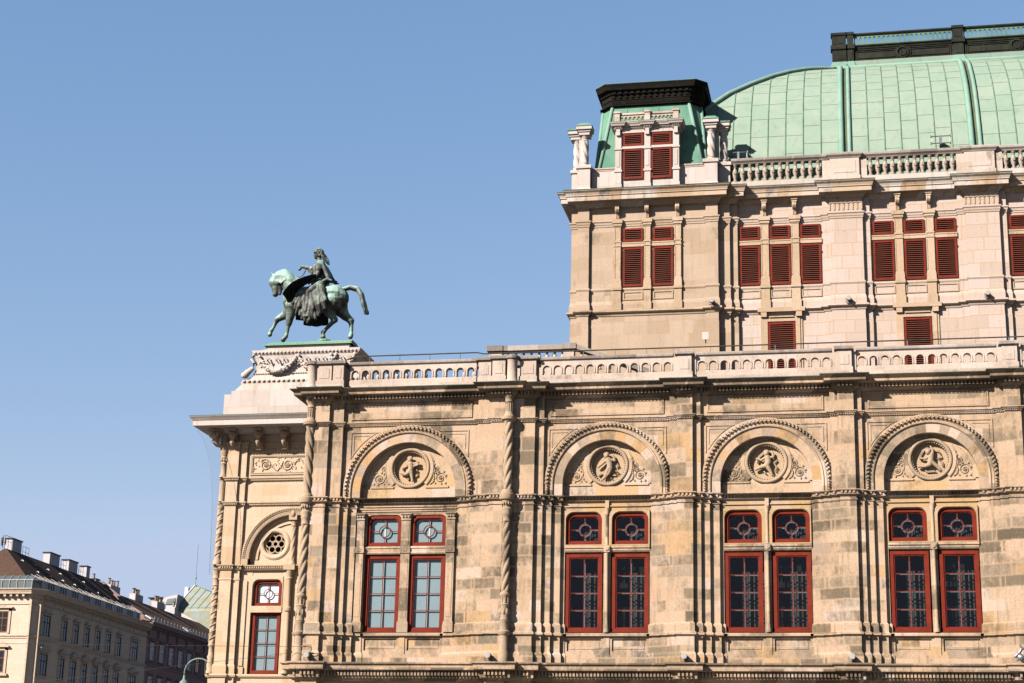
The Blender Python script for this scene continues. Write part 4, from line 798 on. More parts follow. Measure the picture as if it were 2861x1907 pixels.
for i0, i1 in ((0, 1), (1, 2), (7, 0)):
    for q in (.12,): mb.tube([tuple(a + (b - a) * q for a, b in zip(lo[i0], md_[i0])), tuple(a + (b - a) * q for a, b in zip(lo[i1], md_[i1]))], .015, 5)
mb.build('standing_seam', M['seam'], TR)
g = lambda d, z, ch=.52, dy=0: octa(-11.90 - d, -7.22 + d, 13.1 - d - dy, 16.5 + d, ch, z)
CR = loft(MB(), [g(.0, 35.93), g(.14, 35.97), g(.14, 36.02), g(.02, 36.06), g(.03, 36.26), g(.06, 36.30), g(.06, 36.52), g(.12, 36.56), g(.14, 36.70), g(.26, 36.74), g(.30, 36.90), g(.33, 36.98), g(.33, 37.02)]).build('roof_crown', M['darkcopper'], OP)
loft(MB(), [g(.33, 37.022), g(.345, 37.025), g(.345, 37.045), g(.3, 37.06)]).build('copper_edge', M['trroof'], CR)
mb = MB(); a, b = g(.05, 36.4)[0], g(.05, 36.4)[1]
for k in range(13):
    t = (k + .5) / 13; x = a[0] + (b[0] - a[0]) * t; mb.box(x - .075, x + .075, a[1] - .14, a[1], 36.56, 36.66); mb.box(x - .05, x + .05, a[1] - .07, a[1], 36.38, 36.46)
for k in range(46):
    x = a[0] + (b[0] - a[0]) * (k + .5) / 46; mb.box(x - .022, x + .022, a[1] - .0, a[1] + .04, 36.08, 36.24)
P_, Q_ = Vector(g(.05, 36.4)[1]), Vector(g(.05, 36.4)[2])
for k in range(5):
    p = P_.lerp(Q_, (k + .5) / 5); mb.ball((p.x, p.y, 36.6), (.06, .06, .05), 6, 4)
mb.box(a[0], b[0], a[1] - .02, a[1] + .03, 36.40, 36.56); mb.build('modillions', M['darkcopper'], CR)

# ------------------------------------------------------------------ the great copper roof
RP = [(12.75, 31.0), (13.1, 32.2), (13.5, 33.3), (14.0, 34.4), (14.6, 35.55), (15.34, 36.62), (16.2, 37.6), (17.2, 38.5), (18.28, 39.36), (19.05, 39.88), (19.83, 40.32), (20.6, 40.66), (21.3, 40.9)]
def rp_at(t):
    t = max(0, min(len(RP) - 1.0001, t)); i = int(t); f = t - i; return (RP[i][0] + (RP[i + 1][0] - RP[i][0]) * f, RP[i][1] + (RP[i + 1][1] - RP[i][1]) * f)
NS = 48
PR = [rp_at(12 * i / NS) for i in range(NS + 1)]
AL = [0]
for a, b in zip(PR, PR[1:]): AL.append(AL[-1] + sqrt((b[0] - a[0]) ** 2 + (b[1] - a[1]) ** 2))
HX = -1.0
def hipx(y): return HX - (21.3 - y)
RIBS = [-.56, 5.30, 11.2, 17.1]
cols = []; x = -.56 - .29
while x > -9.8: cols.append((x - .82, x)); x -= .82
for a, b in zip(RIBS, RIBS[1:]):
    n = 7; p = (b - a - .58) / n; cols += [(a + .29 + p * k, a + .29 + p * (k + 1)) for k in range(n)]
cols += [(RIBS[-1] + .29 + .82 * k, RIBS[-1] + .29 + .82 * (k + 1)) for k in range(3)]
sheets = MB(); rr = random.Random(21)
for xa, xb in cols:
    cut = rr.uniform(.2, 1.3); nxt = cut; sheets.tone = rr.random()
    for j in range(NS):
        (y0, z0), (y1, z1) = PR[j], PR[j + 1]; l0, l1 = max(xa, hipx(y0)), max(xa, hipx(y1))
        if l0 >= xb: l0 = xb
        if l1 >= xb: l1 = xb
        if AL[j] >= nxt:
            nxt += 1.32 * rr.uniform(.92, 1.08); sheets.tone = rr.random()
            if l0 < xb - .05: sheets.mi = 2; sheets.tube([(l0, y0 - .004, z0 + .002), (xb, y0 - .004, z0 + .002)], .012, 4); sheets.mi = 0
        if l0 < xb or l1 < xb: sheets.add([(l0, y0, z0), (xb, y0, z0), (xb, y1, z1), (l1, y1, z1)], [(0, 1, 2, 3)])
    pts = [(xb, y - .012, z + .006) for y, z in PR if hipx(y) < xb]
    if len(pts) > 2 and abs(xb + .85) > .02: sheets.mi = 1; sheets.tube(pts, .026, 5); sheets.mi = 0
sheets.tone = .5
for j in range(NS):                                              # end slope beyond the hip
    (y0, z0), (y1, z1) = PR[j], PR[j + 1]; sheets.add([(hipx(y0), y0, z0), (hipx(y1), y1, z1), (hipx(y1), 29, z1), (hipx(y0), 29, z0)], [(0, 1, 2, 3)])
ROOF = sheets.build('copper_roof', [M['roof'], M['seam'], M['rust']], OP, tone=True)
for c in RIBS:
    for dx, r in ((-.17, .13), (.20, .10)):
        mb = MB(); mb.tube([(c + dx, y - .03, z + .015) for y, z in PR], r, 10); mb.build('roof_rib', M['rib'], ROOF, True)
    mb = MB(); 
    for (y0, z0), (y1, z1) in zip(PR, PR[1:]): mb.add([(c - .3, y0 + .01, z0 - .005), (c + .3, y0 + .01, z0 - .005), (c + .3, y1 + .01, z1 - .005), (c - .3, y1 + .01, z1 - .005)], [(0, 1, 2, 3)])
    mb.build('rib_gutter', M['ribgutter'], ROOF)
MB().tube([(hipx(y) - .02, y - .03, z + .04) for y, z in PR], .14, 10).build('hip_roll', M['rib'], ROOF, True)
MB().box(-1.2, 19.5, 21.3, 28, 39, 40.88).build('ridge_deck', M['greencopper'], ROOF)
MB().tube([(-.9, 21.22, 40.95), (19.5, 21.22, 40.95)], .13, 10).build('ridge_roll', M['rib'], ROOF, True)
# cresting along the ridge
CS = MB(); CS.box(-1.1, 19.5, 21.42, 21.8, 41.0, 41.42); CS = CS.build('ridge_cresting', M['roof'], OP)
mb = MB(); mb.box(-1.05, 19.5, 21.5, 21.8, 41.42, 42.1); mb.sweep([(-1.05, 21.8), (-1.05, 21.5), (19.5, 21.5)], [(-.2, 42.32), (.12, 42.30), (.12, 42.24), (.06, 42.2), (.04, 42.12), (-.2, 42.1)]); mb.sweep([(-1.05, 21.8), (-1.05, 21.5), (19.5, 21.5)], [(-.2, 42.98), (.09, 42.97), (.09, 42.91), (.03, 42.84), (-.2, 42.84)])
for xa, xb in ((-.02, 4.85), (5.55, 10.6)):
    for o, t in ((0, .04), (.1, .03)):
        mb.box(xa + o, xb - o, 21.46, 21.5, 42.06 - o - t, 42.06 - o); mb.box(xa + o, xb - o, 21.46, 21.5, 41.46 + o, 41.46 + o + t); mb.box(xa + o, xa + o + t, 21.46, 21.5, 41.46 + o + t, 42.06 - o - t); mb.box(xb - o - t, xb - o, 21.46, 21.5, 41.46 + o + t, 42.06 - o - t)
mb.build('cresting_panel', M['crest'], CS)
for x in (2.43, 8.1):
    mb = MB(); mb.lathe((x, 21.47, 41.76), [(.34, .03), (.34, -.06), (.28, -.09), (.24, -.06), (.24, -.02), (.19, -.02), (.19, -.07), (.0, -.05)], 28, 'y'); mb.arc((x, 41.76), [(.36, 21.44), (.42, 21.44), (.42, 21.5), (.36, 21.5)], -.9, .9, 10); mb.arc((x, 41.76), [(.36, 21.44), (.42, 21.44), (.42, 21.5), (.36, 21.5)], pi - .9, pi + .9, 10); auto_smooth(mb.build('cresting_roundel', M['crest'], CS))
mb = MB(); arcade(mb, -.02, 4.92, 42.32, 42.84, 21.5, 21.62, 21, .075, 42.38, 42.78, True); mb.build('cresting_arcade', M['greencopper'], CS); mb = MB(); arcade(mb, 5.5, 19, 42.32, 42.84, 21.5, 21.62, 57, .075, 42.38, 42.78, True); mb.build('cresting_arcade', M['greencopper'], CS)
for xa, xb in ((-1.14, -.42), (-.36, -.05), (4.95, 5.47), (11.0, 11.5)):
    mb = MB(); mb.box(xa, xb, 21.38, 21.8, 42.33, 42.9); mb.box(xa - .05, xb + .05, 21.33, 21.8, 42.9, 43.04); mb.box(xa, xb, 21.38, 21.8, 41.4, 42.1); mb.box(xa - .07, xb + .07, 21.3, 21.8, 42.1, 42.33); mb.box(xa + .07, xb - .07, 21.36, 21.38, 42.42, 42.82); mb.box(xa + .07, xb - .07, 21.36, 21.38, 41.52, 42.04); mb.build('cresting_post', M['crest'], CS)
    MB().hull([(xa - .12, 21.22, 41.02), (xb + .12, 21.22, 41.02), (xb + .12, 21.8, 41.02), (xa - .12, 21.8, 41.02)], [(xa, 21.36, 41.4), (xb, 21.36, 41.4), (xb, 21.8, 41.4), (xa, 21.8, 41.4)]).build('post_foot', M['rib'], CS)

# roof balustrade of the upper wall
BY = 12.5
def rb_ped(c):
    mb = MB(); mb.box(c - .66, c + .66, BY - .16, BY + .3, 31.26, 32.5); mb.box(c - .70, c + .70, BY - .20, BY + .28, 31.26, 31.62); mb.box(c - 1.0, c - .662, BY - .06, BY + .3, 31.26, 32.45); mb.box(c + .662, c + 1.0, BY - .06, BY + .3, 31.26, 32.45); mb.box(c - .5, c + .5, BY - .175, BY - .16, 31.78, 32.34); mb.build('pedestal', M['bal'], OP)
for c in TB: rb_ped(c)
segs = [(-5.75, TB[0] - 1.0)] + [(a + 1.0, b - 1.0) for a, b in zip(TB, TB[1:])]
tb = MB(); tb.lathe((0, 0, 0), [(.12, 0), (.12, .07), (.065, .12), (.06, .17), (.105, .27), (.13, .42), (.105, .57), (.06, .66), (.06, .70), (.085, .73), (.06, .76), (.115, .82), (.115, .87)], 12); tb.lathe((0, -.12, .42), [(.065, .02), (.065, -.02), (.045, -.035), (.03, -.02), (.0, -.025)], 10, 'y')
bproto = None
for xa, xb in segs:
    sgm = MB().box(xa, xb, BY - .06, BY + .25, 31.26, 31.62).build('roof_balustrade', M['white'], OP)
    n = 12
    for k in range(n):
        x = xa + (xb - xa) * (k + .5) / n
        if bproto is None: bproto = auto_smooth(tb.build('baluster', M['baluster'], sgm), 50); bproto.location = (x, BY + .08, 31.62)
        else: dup(bproto, (x, BY + .08, 31.62), sgm)
cpc = [(-5.75, BY)]
for c in TB: cpc += [(c - .68, BY), (c - .68, BY - .14), (c + .68, BY - .14), (c + .68, BY)]
MB().sweep(cpc, [(-.3, 32.76), (.1, 32.75), (.13, 32.71), (.13, 32.62), (.06, 32.54), (.04, 32.49), (-.3, 32.49)]).build('coping', M['coping'], OP)
# steel roof brackets
for n_, (xc, zc, lb) in enumerate(((-5.45, 33.1, 'small steel H shaped bracket on the copper roof beside the tower columns'), (3.72, 33.38, 'small steel H shaped bracket on the copper roof above the stone balustrade'))):
    mb = MB()
    for z in (-.17, .17): mb.tube([(xc - .42, 12.95, zc + z), (xc + .42, 12.95, zc + z)], .025, 6); mb.box(xc - .46, xc - .40, 12.9, 13.0, zc + z - .05, zc + z + .05); mb.box(xc + .40, xc + .46, 12.9, 13.0, zc + z - .05, zc + z + .05)
    mb.box(xc - .05, xc + .05, 12.92, 13.45, zc - .2, zc + .2); mb.tube([(xc - .4, 12.95, zc - .15), (xc - .4, 12.95, zc + .15)], .012, 5); mb.tube([(xc + .4, 12.95, zc - .15), (xc + .4, 12.95, zc + .15)], .012, 5)
    tag(mb.build('roof_bracket', M['steel']), lb, 'bracket', 'steel brackets on the copper roof')

# ------------------------------------------------------------------ opera house: front pavilion seen from the side
PY = 15.5
ppath = [(-30.7, 44), (-30.7, PY + .25), (-30.42, PY + .25), (-30.42, PY), (-29.84, PY), (-29.84, PY + .12), (-29.47, PY + .12), (-29.47, PY + .25)]
pfull = ppath + [(-20, PY + .25)]
MB().sweep(ppath, [(0, 20.5), (0, 14.62)], False).build('pilaster', M['pav'], OP)
MB().sweep(ppath, [(0, 14.42), (0, 14.0), (.03, 13.98), (.03, 13.92), (0, 13.9), (0, 9.98), (.04, 9.93), (.06, 9.85), (.06, 9.5)], False).build('pilaster', M['pav'], OP)
MB().sweep(pfull, [(-.3, 9.52), (.14, 9.50), (.16, 9.44), (.12, 9.36), (.05, 9.30), (.03, 8.9), (.0, 8.8), (0, 0), (-.3, 0)]).build('pavilion_base', M['pav'], OP)
mb = MB().sweep(pfull, [(-.1, 14.64), (.14, 14.63), (.14, 14.58), (.08, 14.56), (.08, 14.47), (.11, 14.45), (.05, 14.38), (-.1, 14.36)]); dents(mb, pfull, .075, .13, 14.475, 14.555, .06, .11); mb.build('string_course', M['pavrel'], OP)
for z in (17.47, 18.67):
    mb = MB().sweep(pfull, [(-.1, z + .22), (.12, z + .21), (.12, z + .15), (.08, z + .12), (.05, z + .04), (.0, z), (-.1, z)]); dents(mb, pfull, .045, .085, z + .05, z + .11, .05, .08); mb.build('string_course', M['pavrel'], OP)
MB().sweep([(-29.47, PY + .25), (-20, PY + .25)], [(0, 20.5), (0, 17.6)], False).build('pavilion_wall', M['pav'], OP)
MB().sweep(pfull, [(-.1, 20.62), (.10, 20.6), (.10, 20.54), (.06, 20.5), (.05, 20.36), (.02, 20.32), (0, 20.2), (-.1, 20.2)]).build('string_course', M['pavrel'], OP)
mb = MB(); 
for k in range(24): x = -30.3 + k * .36; mb.ball((x, PY + .02 + (.12 if x > -29.8 else 0), 20.22), (.06, .06, .05), 8, 5)
mb.build('bead_row', M['pavrel'], OP)
MB().sweep([(-30.6, 44), (-30.6, PY + .2), (-20, PY + .2)], [(0, 21.2), (0, 20.55)], False).build('pavilion_frieze', M['pav'], OP)
cpp = [(-30.7, 44), (-30.7, PY), (-20, PY)]
mb = MB().sweep(cpp, [(-.6, 21.70), (1.32, 21.66), (1.32, 21.62), (1.24, 21.53), (1.18, 21.45), (1.16, 21.44), (1.16, 21.20), (1.12, 21.18), (.25, 21.22), (.18, 21.14), (.12, 21.06), (0, 21.0), (-.6, 21.0)])
for k in range(44): x = -31.7 + k * .27; mb.ball((x, PY - 1.22, 21.55), (.08, .03, .045), 6, 4)
mb.build('main_cornice', M['white'], OP)
MB().sweep(cpp, [(-.6, 21.74), (1.33, 21.675), (1.335, 21.645), (1.325, 21.645), (1.325, 21.665), (-.6, 21.71)]).build('gutter_flashing', M['flash'], OP)
def lion_console(x, y, rz=0):
    mb = MB(); mb.box(-.2, .2, -.62, .1, .62, .72); mb.ball((0, -.42, .42), (.17, .17, .2), 10, 8); mb.ball((0, -.56, .36), (.09, .08, .08), 8, 6)
    for k in range(9): a = pi * k / 8; mb.ball((.17 * cos(a), -.38, .44 + .17 * sin(a)), .06, 6, 5)
    mb.tube([(0, -.38, .3), (0, -.42, .12), (0, -.28, -.02), (0, -.12, -.08), (0, -.08, -.2)], [.12, .13, .12, .09, .06], 9)
    for s in (-.13, .13): mb.tube([(s, -.1, .6), (s, -.3, .3), (s, -.3, .05), (s, -.08, -.1)], .035, 6)
    mb.box(-.17, .17, -.12, .1, -.25, .62)
    o = auto_smooth(mb.build('lion_console', M['pavrel'], OP), 60); o.location = (x, y, 20.46); o.rotation_euler = (0, 0, rz); return o
lc = lion_console(-30.12, PY + .1)
for x in (-28.82, -27.52, -26.22, -24.92, -23.6): dup(lc, (x, PY + .1, 20.46))
for yy in (16.6, 17.9, 19.2): c_ = dup(lc, (-30.6, yy, 20.46)); c_.rotation_euler = (0, 0, -pi / 2)
c_ = dup(lc, (-30.62, PY + .1, 20.46)); c_.rotation_euler = (0, 0, -pi / 4); c_.scale = (1, 1.35, 1)
# carved frieze with scrolling leaves
mb = MB(); y = PY + .25
for d, t in ((0, .07), (.09, .03)):
    mb.box(-29.3 + d, -20, y - .05, y, 20.0 - d - t, 20.0 - d); mb.box(-29.3 + d, -20, y - .05, y, 19.0 + d, 19.0 + d + t); mb.box(-29.3 + d, -29.3 + d + t, y - .05, y, 19.0 + d + t, 20.0 - d - t)
rr = random.Random(8)
for k in range(7):
    cx = -28.55 + k * 1.12; scroll(mb, cx, 19.5, .30, y - .02, 1 if k % 2 else -1, 1.7, .028, pi * .8); s = 1 if k % 2 else -1
    mb.tube([(cx + .3, y - .02, 19.5), (cx + .5, y - .02, 19.5 + .25 * s), (cx + .62, y - .02, 19.5 + .3 * s), (cx + .82, y - .02, 19.5)], .026, 6)
    for q in range(26): mb.ball((cx + rr.uniform(-.6, .6), y - .015, 19.5 + rr.uniform(-.36, .36)), (rr.uniform(.02, .05), .03, rr.uniform(.02, .05)), 6, 4)
for k in range(60): mb.ball((-29.2 + k * .14, y - .04, 20.03), (.05, .03, .03), 6, 4)
auto_smooth(mb.build('carved_frieze', M['pavrel'], OP), 60)
# arch with round window
ac, az, yw = -27.0, 14.94, PY + .25
MB().holes(-29.47, -24.53, 14.62, 17.6, yw, yw + .5, archline(ac, 2.12, 14.625, az, 20)).build('arch_wall', M['pav'], OP)
mb = MB(); mb.arc((ac, az), [(2.10, yw + .3), (2.10, yw - .02), (2.18, yw - .06), (2.26, yw - .04), (2.32, yw - .10), (2.44, yw - .10), (2.48, yw - .05), (2.48, yw + .05)], 0, pi, 44)
for k in range(80):
    a = pi * (k + .5) / 80; mb.ball((ac + 2.38 * cos(a), yw - .11, az + 2.38 * sin(a)), (.035, .03, .035), 6, 4); mb.ball((ac + 2.22 * cos(a), yw - .06, az + 2.22 * sin(a)), (.025, .02, .025), 5, 4)
mb.box(ac - 2.5, ac - 2.12, yw - .12, yw + .3, 14.64, az); auto_smooth(mb.build('arch_moulding', M['pavrel'], OP), 50)
yt = yw + .26; rc = (-27.93, 15.70)
circ = lambda r, n=32: [(rc[0] + r * cos(2 * pi * i / n), rc[1] + r * sin(2 * pi * i / n)) for i in range(n)]
mb = MB(); mb.holes(-29.3, ac, 14.63, 17.3, yt, yt + .3, circ(.56)); rc2 = (2 * ac - rc[0], rc[1]); mb.holes(ac, -24.7, 14.63, 17.3, yt, yt + .3, [(x + rc2[0] - rc[0], z) for x, z in circ(.56)])
mb.arc(rc, [(.56, yt + .05), (.56, yt - .03), (.62, yt - .07), (.70, yt - .07), (.78, yt - .02), (.78, yt)], 0, 2 * pi, 40); mb.arc((ac, az), [(1.72, yt), (1.72, yt - .06), (1.82, yt - .06), (1.86, yt)], pi * .52, pi, 24)
mb.box(-29.0, ac, yt - .03, yt, 14.63, 14.9)
mb.build('tympanum', M['pav'], OP)
mb = MB(); mb.arc(rc, [(.48, yt + .08), (.48, yt + .16), (.57, yt + .16), (.57, yt + .08)], 0, 2 * pi, 36); mb.arc(rc, [(.10, yt + .08), (.10, yt + .16), (.14, yt + .16), (.14, yt + .08)], 0, 2 * pi, 20)
for k in range(6):
    a = 2 * pi * k / 6 + pi / 6 + .0; q = (rc[0] + .305 * cos(a + pi / 6), rc[1] + .305 * sin(a + pi / 6)); mb.arc(q, [(.13, yt + .08), (.13, yt + .16), (.175, yt + .16), (.175, yt + .08)], 0, 2 * pi, 18)
RT = mb.build('rose_tracery', M['pavrel'], OP); dup(RT, (rc2[0] - rc[0], 0, 0)); MB().box(-26.8, -25.3, yt + .22, yt + .25, 15.0, 16.4).build('rose_dark_backing', M['dark'], OP); MB().box(-28.7, -27.2, yt + .22, yt + .25, 15.0, 16.4).build('rose_dark_backing', M['dark'], OP)  # near-black sheets put the darkness behind the rose tracery
mb = MB(); mb.lathe((ac, yt - .05, 0), [(.2, 14.64), (.2, 14.74), (.15, 14.8), (.13, 14.9)], 14); mb.twist((ac, yt - .05), .125, 14.9, 16.5, 5, 3.2, .15, 25, 40); mb.lathe((ac, yt - .05, 0), [(.12, 16.5), (.15, 16.54), (.13, 16.6), (.2, 16.78)], 14); mb.box(ac - .2, ac + .2, yt - .3, yt + .1, 16.8, 17.44); mb.ball((ac, yt - .3, 17.1), (.12, .08, .17), 10, 8); auto_smooth(mb.build('mullion', M['pavrel'], OP), 50)
# window storey of the pavilion
yb_ = PY + .3
mb = MB(); mb.box(-29.47, -28.87, yb_, yb_ + .5, 9.5, 14.4); mb.box(-27.33, -26.63, yb_, yb_ + .5, 9.5, 14.4); mb.box(-25.09, -20, yb_, yb_ + .5, 9.5, 14.4)
for wx in (-28.1, -25.86):
    mb.box(wx - .77, wx + .77, yb_ + .02, yb_ + .5, 14.02, 14.4); mb.holes(wx - .77, wx + .77, 12.66, 14.02, yb_ + .06, yb_ + .4, roundrect(wx - .72, wx + .72, 12.72, 13.92, .27)); mb.holes(wx - .77, wx + .77, 12.66, 14.12, yb_ - .03, yb_ - .005, roundrect(wx - .74, wx + .74, 12.70, 13.97, .3)); mb.box(wx - .77, wx + .77, yb_ - .04, yb_ + .4, 12.40, 12.66)
mb.box(-29.3, -29.1, yb_ - .06, yb_, 9.9, 13.9); mb.box(-29.35, -29.05, yb_ - .08, yb_, 9.52, 9.85); mb.build('pavilion_wall', M['pav'], OP)
MB().box(-24.53, -20, PY + .25, PY + .75, 14.64, 17.6).build('pavilion_wall', M['pav'], OP)
mb = MB()
mb.lathe((-26.98, yb_ - .12, 0), [(.2, 9.52), (.2, 9.6), (.13, 9.7), (.15, 9.95), (.11, 10.2), (.14, 10.6), (.15, 10.7), (.11, 10.78), (.11, 12.4), (.17, 12.45), (.17, 12.6), (.115, 12.66), (.11, 13.9), (.16, 13.98), (.13, 14.04), (.2, 14.3), (.22, 14.36)], 16); mb.box(-27.25, -26.7, yb_ - .35, yb_, 14.37, 14.62); auto_smooth(mb.build('mullion', M['pavrel'], OP), 40)
o = dup(bl, (-28.1, yb_ + .12, 9.55)); o = make_window(False, 'whiteblind', h=1.2); o.location = (-28.1, yb_ + .12, 12.72); dup(o, (-25.86, yb_ + .12, 12.72)); dup(bl, (-25.86, yb_ + .12, 9.55))
# twisted corner column of the pavilion
X0, Y0 = -30.6, PY + .08
mb = MB(); mb.lathe((X0, Y0, 0), [(.2, 9.52), (.2, 9.64), (.16, 9.7), (.19, 9.9), (.15, 10.15), (.19, 10.3), (.14, 10.4), (.13, 10.75), (.18, 10.8), (.18, 10.86), (.14, 10.95)], 16); mb.twist((X0, Y0), .15, 10.95, 13.6, 3, 4.2, .2, 26, 70); mb.lathe((X0, Y0, 0), [(.14, 13.6), (.18, 13.65), (.15, 13.72), (.16, 13.95), (.19, 14.0), (.16, 14.06), (.16, 14.2), (.21, 14.36)], 16)
for k in range(90):
    t = k / 90; a = 2 * pi * (3 * t * 4.2 / 3 * 1.0) * 1.0; mb.ball((X0 + .16 * cos(a), Y0 + .16 * sin(a), 11 + 2.55 * t), .035, 5, 4); mb.ball((X0 + .16 * cos(a + pi), Y0 + .16 * sin(a + pi), 11 + 2.55 * t), .035, 5, 4)
auto_smooth(mb.build('twisted_column', M['pavrel'], OP), 50)
mb = MB(); mb.lathe((X0, Y0, 0), [(.22, 14.64), (.22, 14.8), (.18, 14.86), (.16, 15.0)], 16); mb.twist((X0, Y0), .155, 15.0, 17.3, 3, 3.6, .2, 26, 60); mb.lathe((X0, Y0, 0), [(.15, 17.3), (.19, 17.36), (.2, 17.45)], 16)
for k in range(80):
    t = k / 80; a = 2 * pi * 3.6 * t; mb.ball((X0 + .16 * cos(a), Y0 + .16 * sin(a), 15.0 + 2.3 * t), .035, 5, 4); mb.ball((X0 + .16 * cos(a + pi), Y0 + .16 * sin(a + pi), 15.0 + 2.3 * t), .035, 5, 4)
mb.lathe((X0, Y0, 0), [(.16, 17.7), (.15, 17.8), (.14, 18.66)], 16); mb.lathe((X0, Y0, 0), [(.19, 18.88), (.18, 19.0), (.14, 19.05), (.135, 19.5), (.18, 19.55), (.15, 19.62), (.17, 19.8), (.2, 19.84), (.15, 19.9), (.2, 20.1), (.22, 20.2)], 16)
for k in range(10):
    a = 2 * pi * k / 10; mb.tube([(X0 + .13 * cos(a), Y0 + .13 * sin(a), 17.75), (X0 + .13 * cos(a), Y0 + .13 * sin(a), 18.62)], .022, 5); mb.ball((X0 + .17 * cos(a), Y0 + .17 * sin(a), 19.72), (.04, .04, .08), 6, 5)
auto_smooth(mb.build('twisted_column', M['pavrel'], OP), 50)
MB().box(-30.5, -20, PY + .8, 44, .5, 21.6).build('pavilion_core', M['pav'], OP)
# stepped attic and plinth under the statue
mb = MB(); mb.box(-30.70, -19, PY - .25, 40, 21.66, 22.94); mb.box(-30.36, -19, PY - .22, 40, 22.94, 23.12)
mb.hull([(-30.22, PY - .2, 23.12), (-19, PY - .2, 23.12), (-19, 40, 23.12), (-30.22, 40, 23.12)], [(-29.88, PY - .12, 23.48), (-19, PY - .12, 23.48), (-19, 40, 23.48), (-29.88, 40, 23.48)]); mb.build('attic', M['white'], OP)
def ring(x0, x1, y0, y1, z): return [(x0, y0, z), (x1, y0, z), (x1, y1, z), (x0, y1, z)]
XC = -26.8; HW = 2.1; YC = 16.95; HD = 1.0
lv = [(1.04, 23.48), (1.06, 23.54), (1.0, 23.68), (.86, 23.70), (.74, 23.80), (.52, 23.96), (.50, 24.02), (.56, 24.05), (.50, 24.1), (.44, 24.3), (.48, 24.85), (.50, 24.98), (.56, 25.02), (.62, 25.08), (.66, 25.16), (.66, 25.24), (.30, 25.27)]
mb = loft(MB(), [ring(XC - HW - d, XC + HW + d, YC - HD - d * .5, YC + HD + d * .5, z) for d, z in lv]); mb.box(XC - HW, XC + HW, YC - HD, YC + HD, 25.27, 25.53); mb.box(XC - HW - .3, XC + HW + .3, YC - HD + .25, YC + HD - .25, 25.27, 25.44)
yf = YC - HD - .32
for k in range(28): x = XC - HW - .5 + k * .19; mb.ball((x, yf, 25.12), (.075, .05, .065), 8, 6)
for k in range(24): x = XC - HW - .9 + k * .25; mb.ball((x, YC - HD - .55, 23.62), (.09, .06, .07), 8, 6)
for k in range(40): x = XC - HW - .4 + k * .12; mb.ball((x, YC - HD - .29, 24.06), (.04, .03, .03), 6, 4)
PL = auto_smooth(mb.build('statue_plinth', M['white'], OP), 35)
rr = random.Random(4)
for cx, w_ in ((-28.2, .95), (-26.2, .95), (-24.9, .6)):
    mb = MB(); yg = YC - HD - .28; pts = []
    for k in range(13): t = k / 12; pts.append((cx - w_ + 2 * w_ * t, yg - .05 - .10 * sin(pi * t), 24.86 - .72 * sin(pi * t) ** .8))
    mb.tube(pts, [.05 + .11 * sin(pi * k / 12) for k in range(13)], 8)
    for p in pts[1:-1]:
        for q in range(9): mb.ball((p[0] + rr.uniform(-.11, .11), p[1] - .05 + rr.uniform(-.09, .06), p[2] + rr.uniform(-.12, .1)), (.06, .045, .04), 6, 4)
    for s in (-1, 1): mb.ball((cx + s * w_, yg - .06, 24.9), (.09, .08, .11), 8, 6); mb.tube([(cx + s * w_, yg - .05, 24.85), (cx + s * (w_ - .08), yg - .08, 24.65), (cx + s * (w_ + .03), yg - .05, 24.45)], [.04, .05, .02], 6)
    for s in (-.45, .0, .4): mb.tube([(cx + s - .18, yg - .02, 24.82), (cx + s - .1, yg - .06, 24.68), (cx + s, yg - .04, 24.8), (cx + s + .1, yg - .06, 24.55), (cx + s + .2, yg - .02, 24.62)], [.025, .04, .04, .04, .02], 6)
    auto_smooth(mb.build('garland', M['white'], PL), 60)
mb = MB(); xs = XC - HW - .5
mb.tube([(xs - .1, yf + .1, 25.05), (xs - .16, yf + .05, 24.8), (xs - .02, yf + .05, 24.6), (xs - .08, yf + .02, 24.35), (xs - .32, yf - .05, 24.1), (xs - .42, yf - .08, 23.95)], [.1, .13, .09, .11, .16, .17], 10); mb.ball((xs - .42, yf - .1, 23.96), (.2, .18, .16), 10, 8); auto_smooth(mb.build('corner_scroll', M['white'], PL), 60)

# ------------------------------------------------------------------ bronze winged horse with its rider
ST = thing('equestrian_statue', 'green weathered bronze statue of a robed rider on a winged horse, on the white plinth', 'statue', (-26.8, 16.95, 25.53))
def sp(u, v, dy=0.0):                                   # statue drawing units (about 4 mm) to metres, relative to the base of the statue
    x = (-30.3447 + .0040421 * u + .00021995 * v) * 1.0043; z = 1.7 + (31.5201 - .00015895 * u - .00406414 * v - 1.7) * 1.0043
    f_ = 1 + dy / 81.95; return (x * f_ + 26.8, dy, 1.7 + (z - 1.7) * f_ - 25.53)
K = .00408
def ch(mb, pts, n=12): mb.chain([(*sp(u, v, dy), r * K) for u, v, dy, r in pts], n)
mb = MB(); loft(mb, [ring(-2.24, 2.24, -1.12, 1.12, 0.0), ring(-2.24, 2.24, -1.12, 1.12, .05), ring(-2.18, 2.18, -1.06, 1.06, .08), ring(-2.06, 2.06, -.36, .36, .37)]); mb.ball((sp(960, 1310)[0], 0, .42), (.35, .4, .16), 12, 8)
for k in range(26): mb.ball((-2.1 + k * .17, -1.09, .085), .018, 5, 4)
mb.build('base_plate', M['basecopper'], ST)
N, Fy = -.24, .24
mb = MB()
ch(mb, [(545, 830, 0, 128), (640, 815, 0, 150), (800, 830, 0, 158), (950, 800, 0, 156), (1090, 785, 0, 155), (1140, 800, 0, 130)])
ch(mb, [(560, 790, 0, 130), (545, 690, 0, 118), (500, 600, 0, 98), (440, 545, 0, 84), (375, 535, 0, 74)])
ch(mb, [(330, 545, 0, 70), (315, 600, 0, 78), (322, 660, 0, 55), (326, 715, 0, 44), (320, 745, 0, 40)]); mb.ball(sp(362, 590, -.12), .20, 10, 8); mb.ball(sp(362, 590, .12), .20, 10, 8)
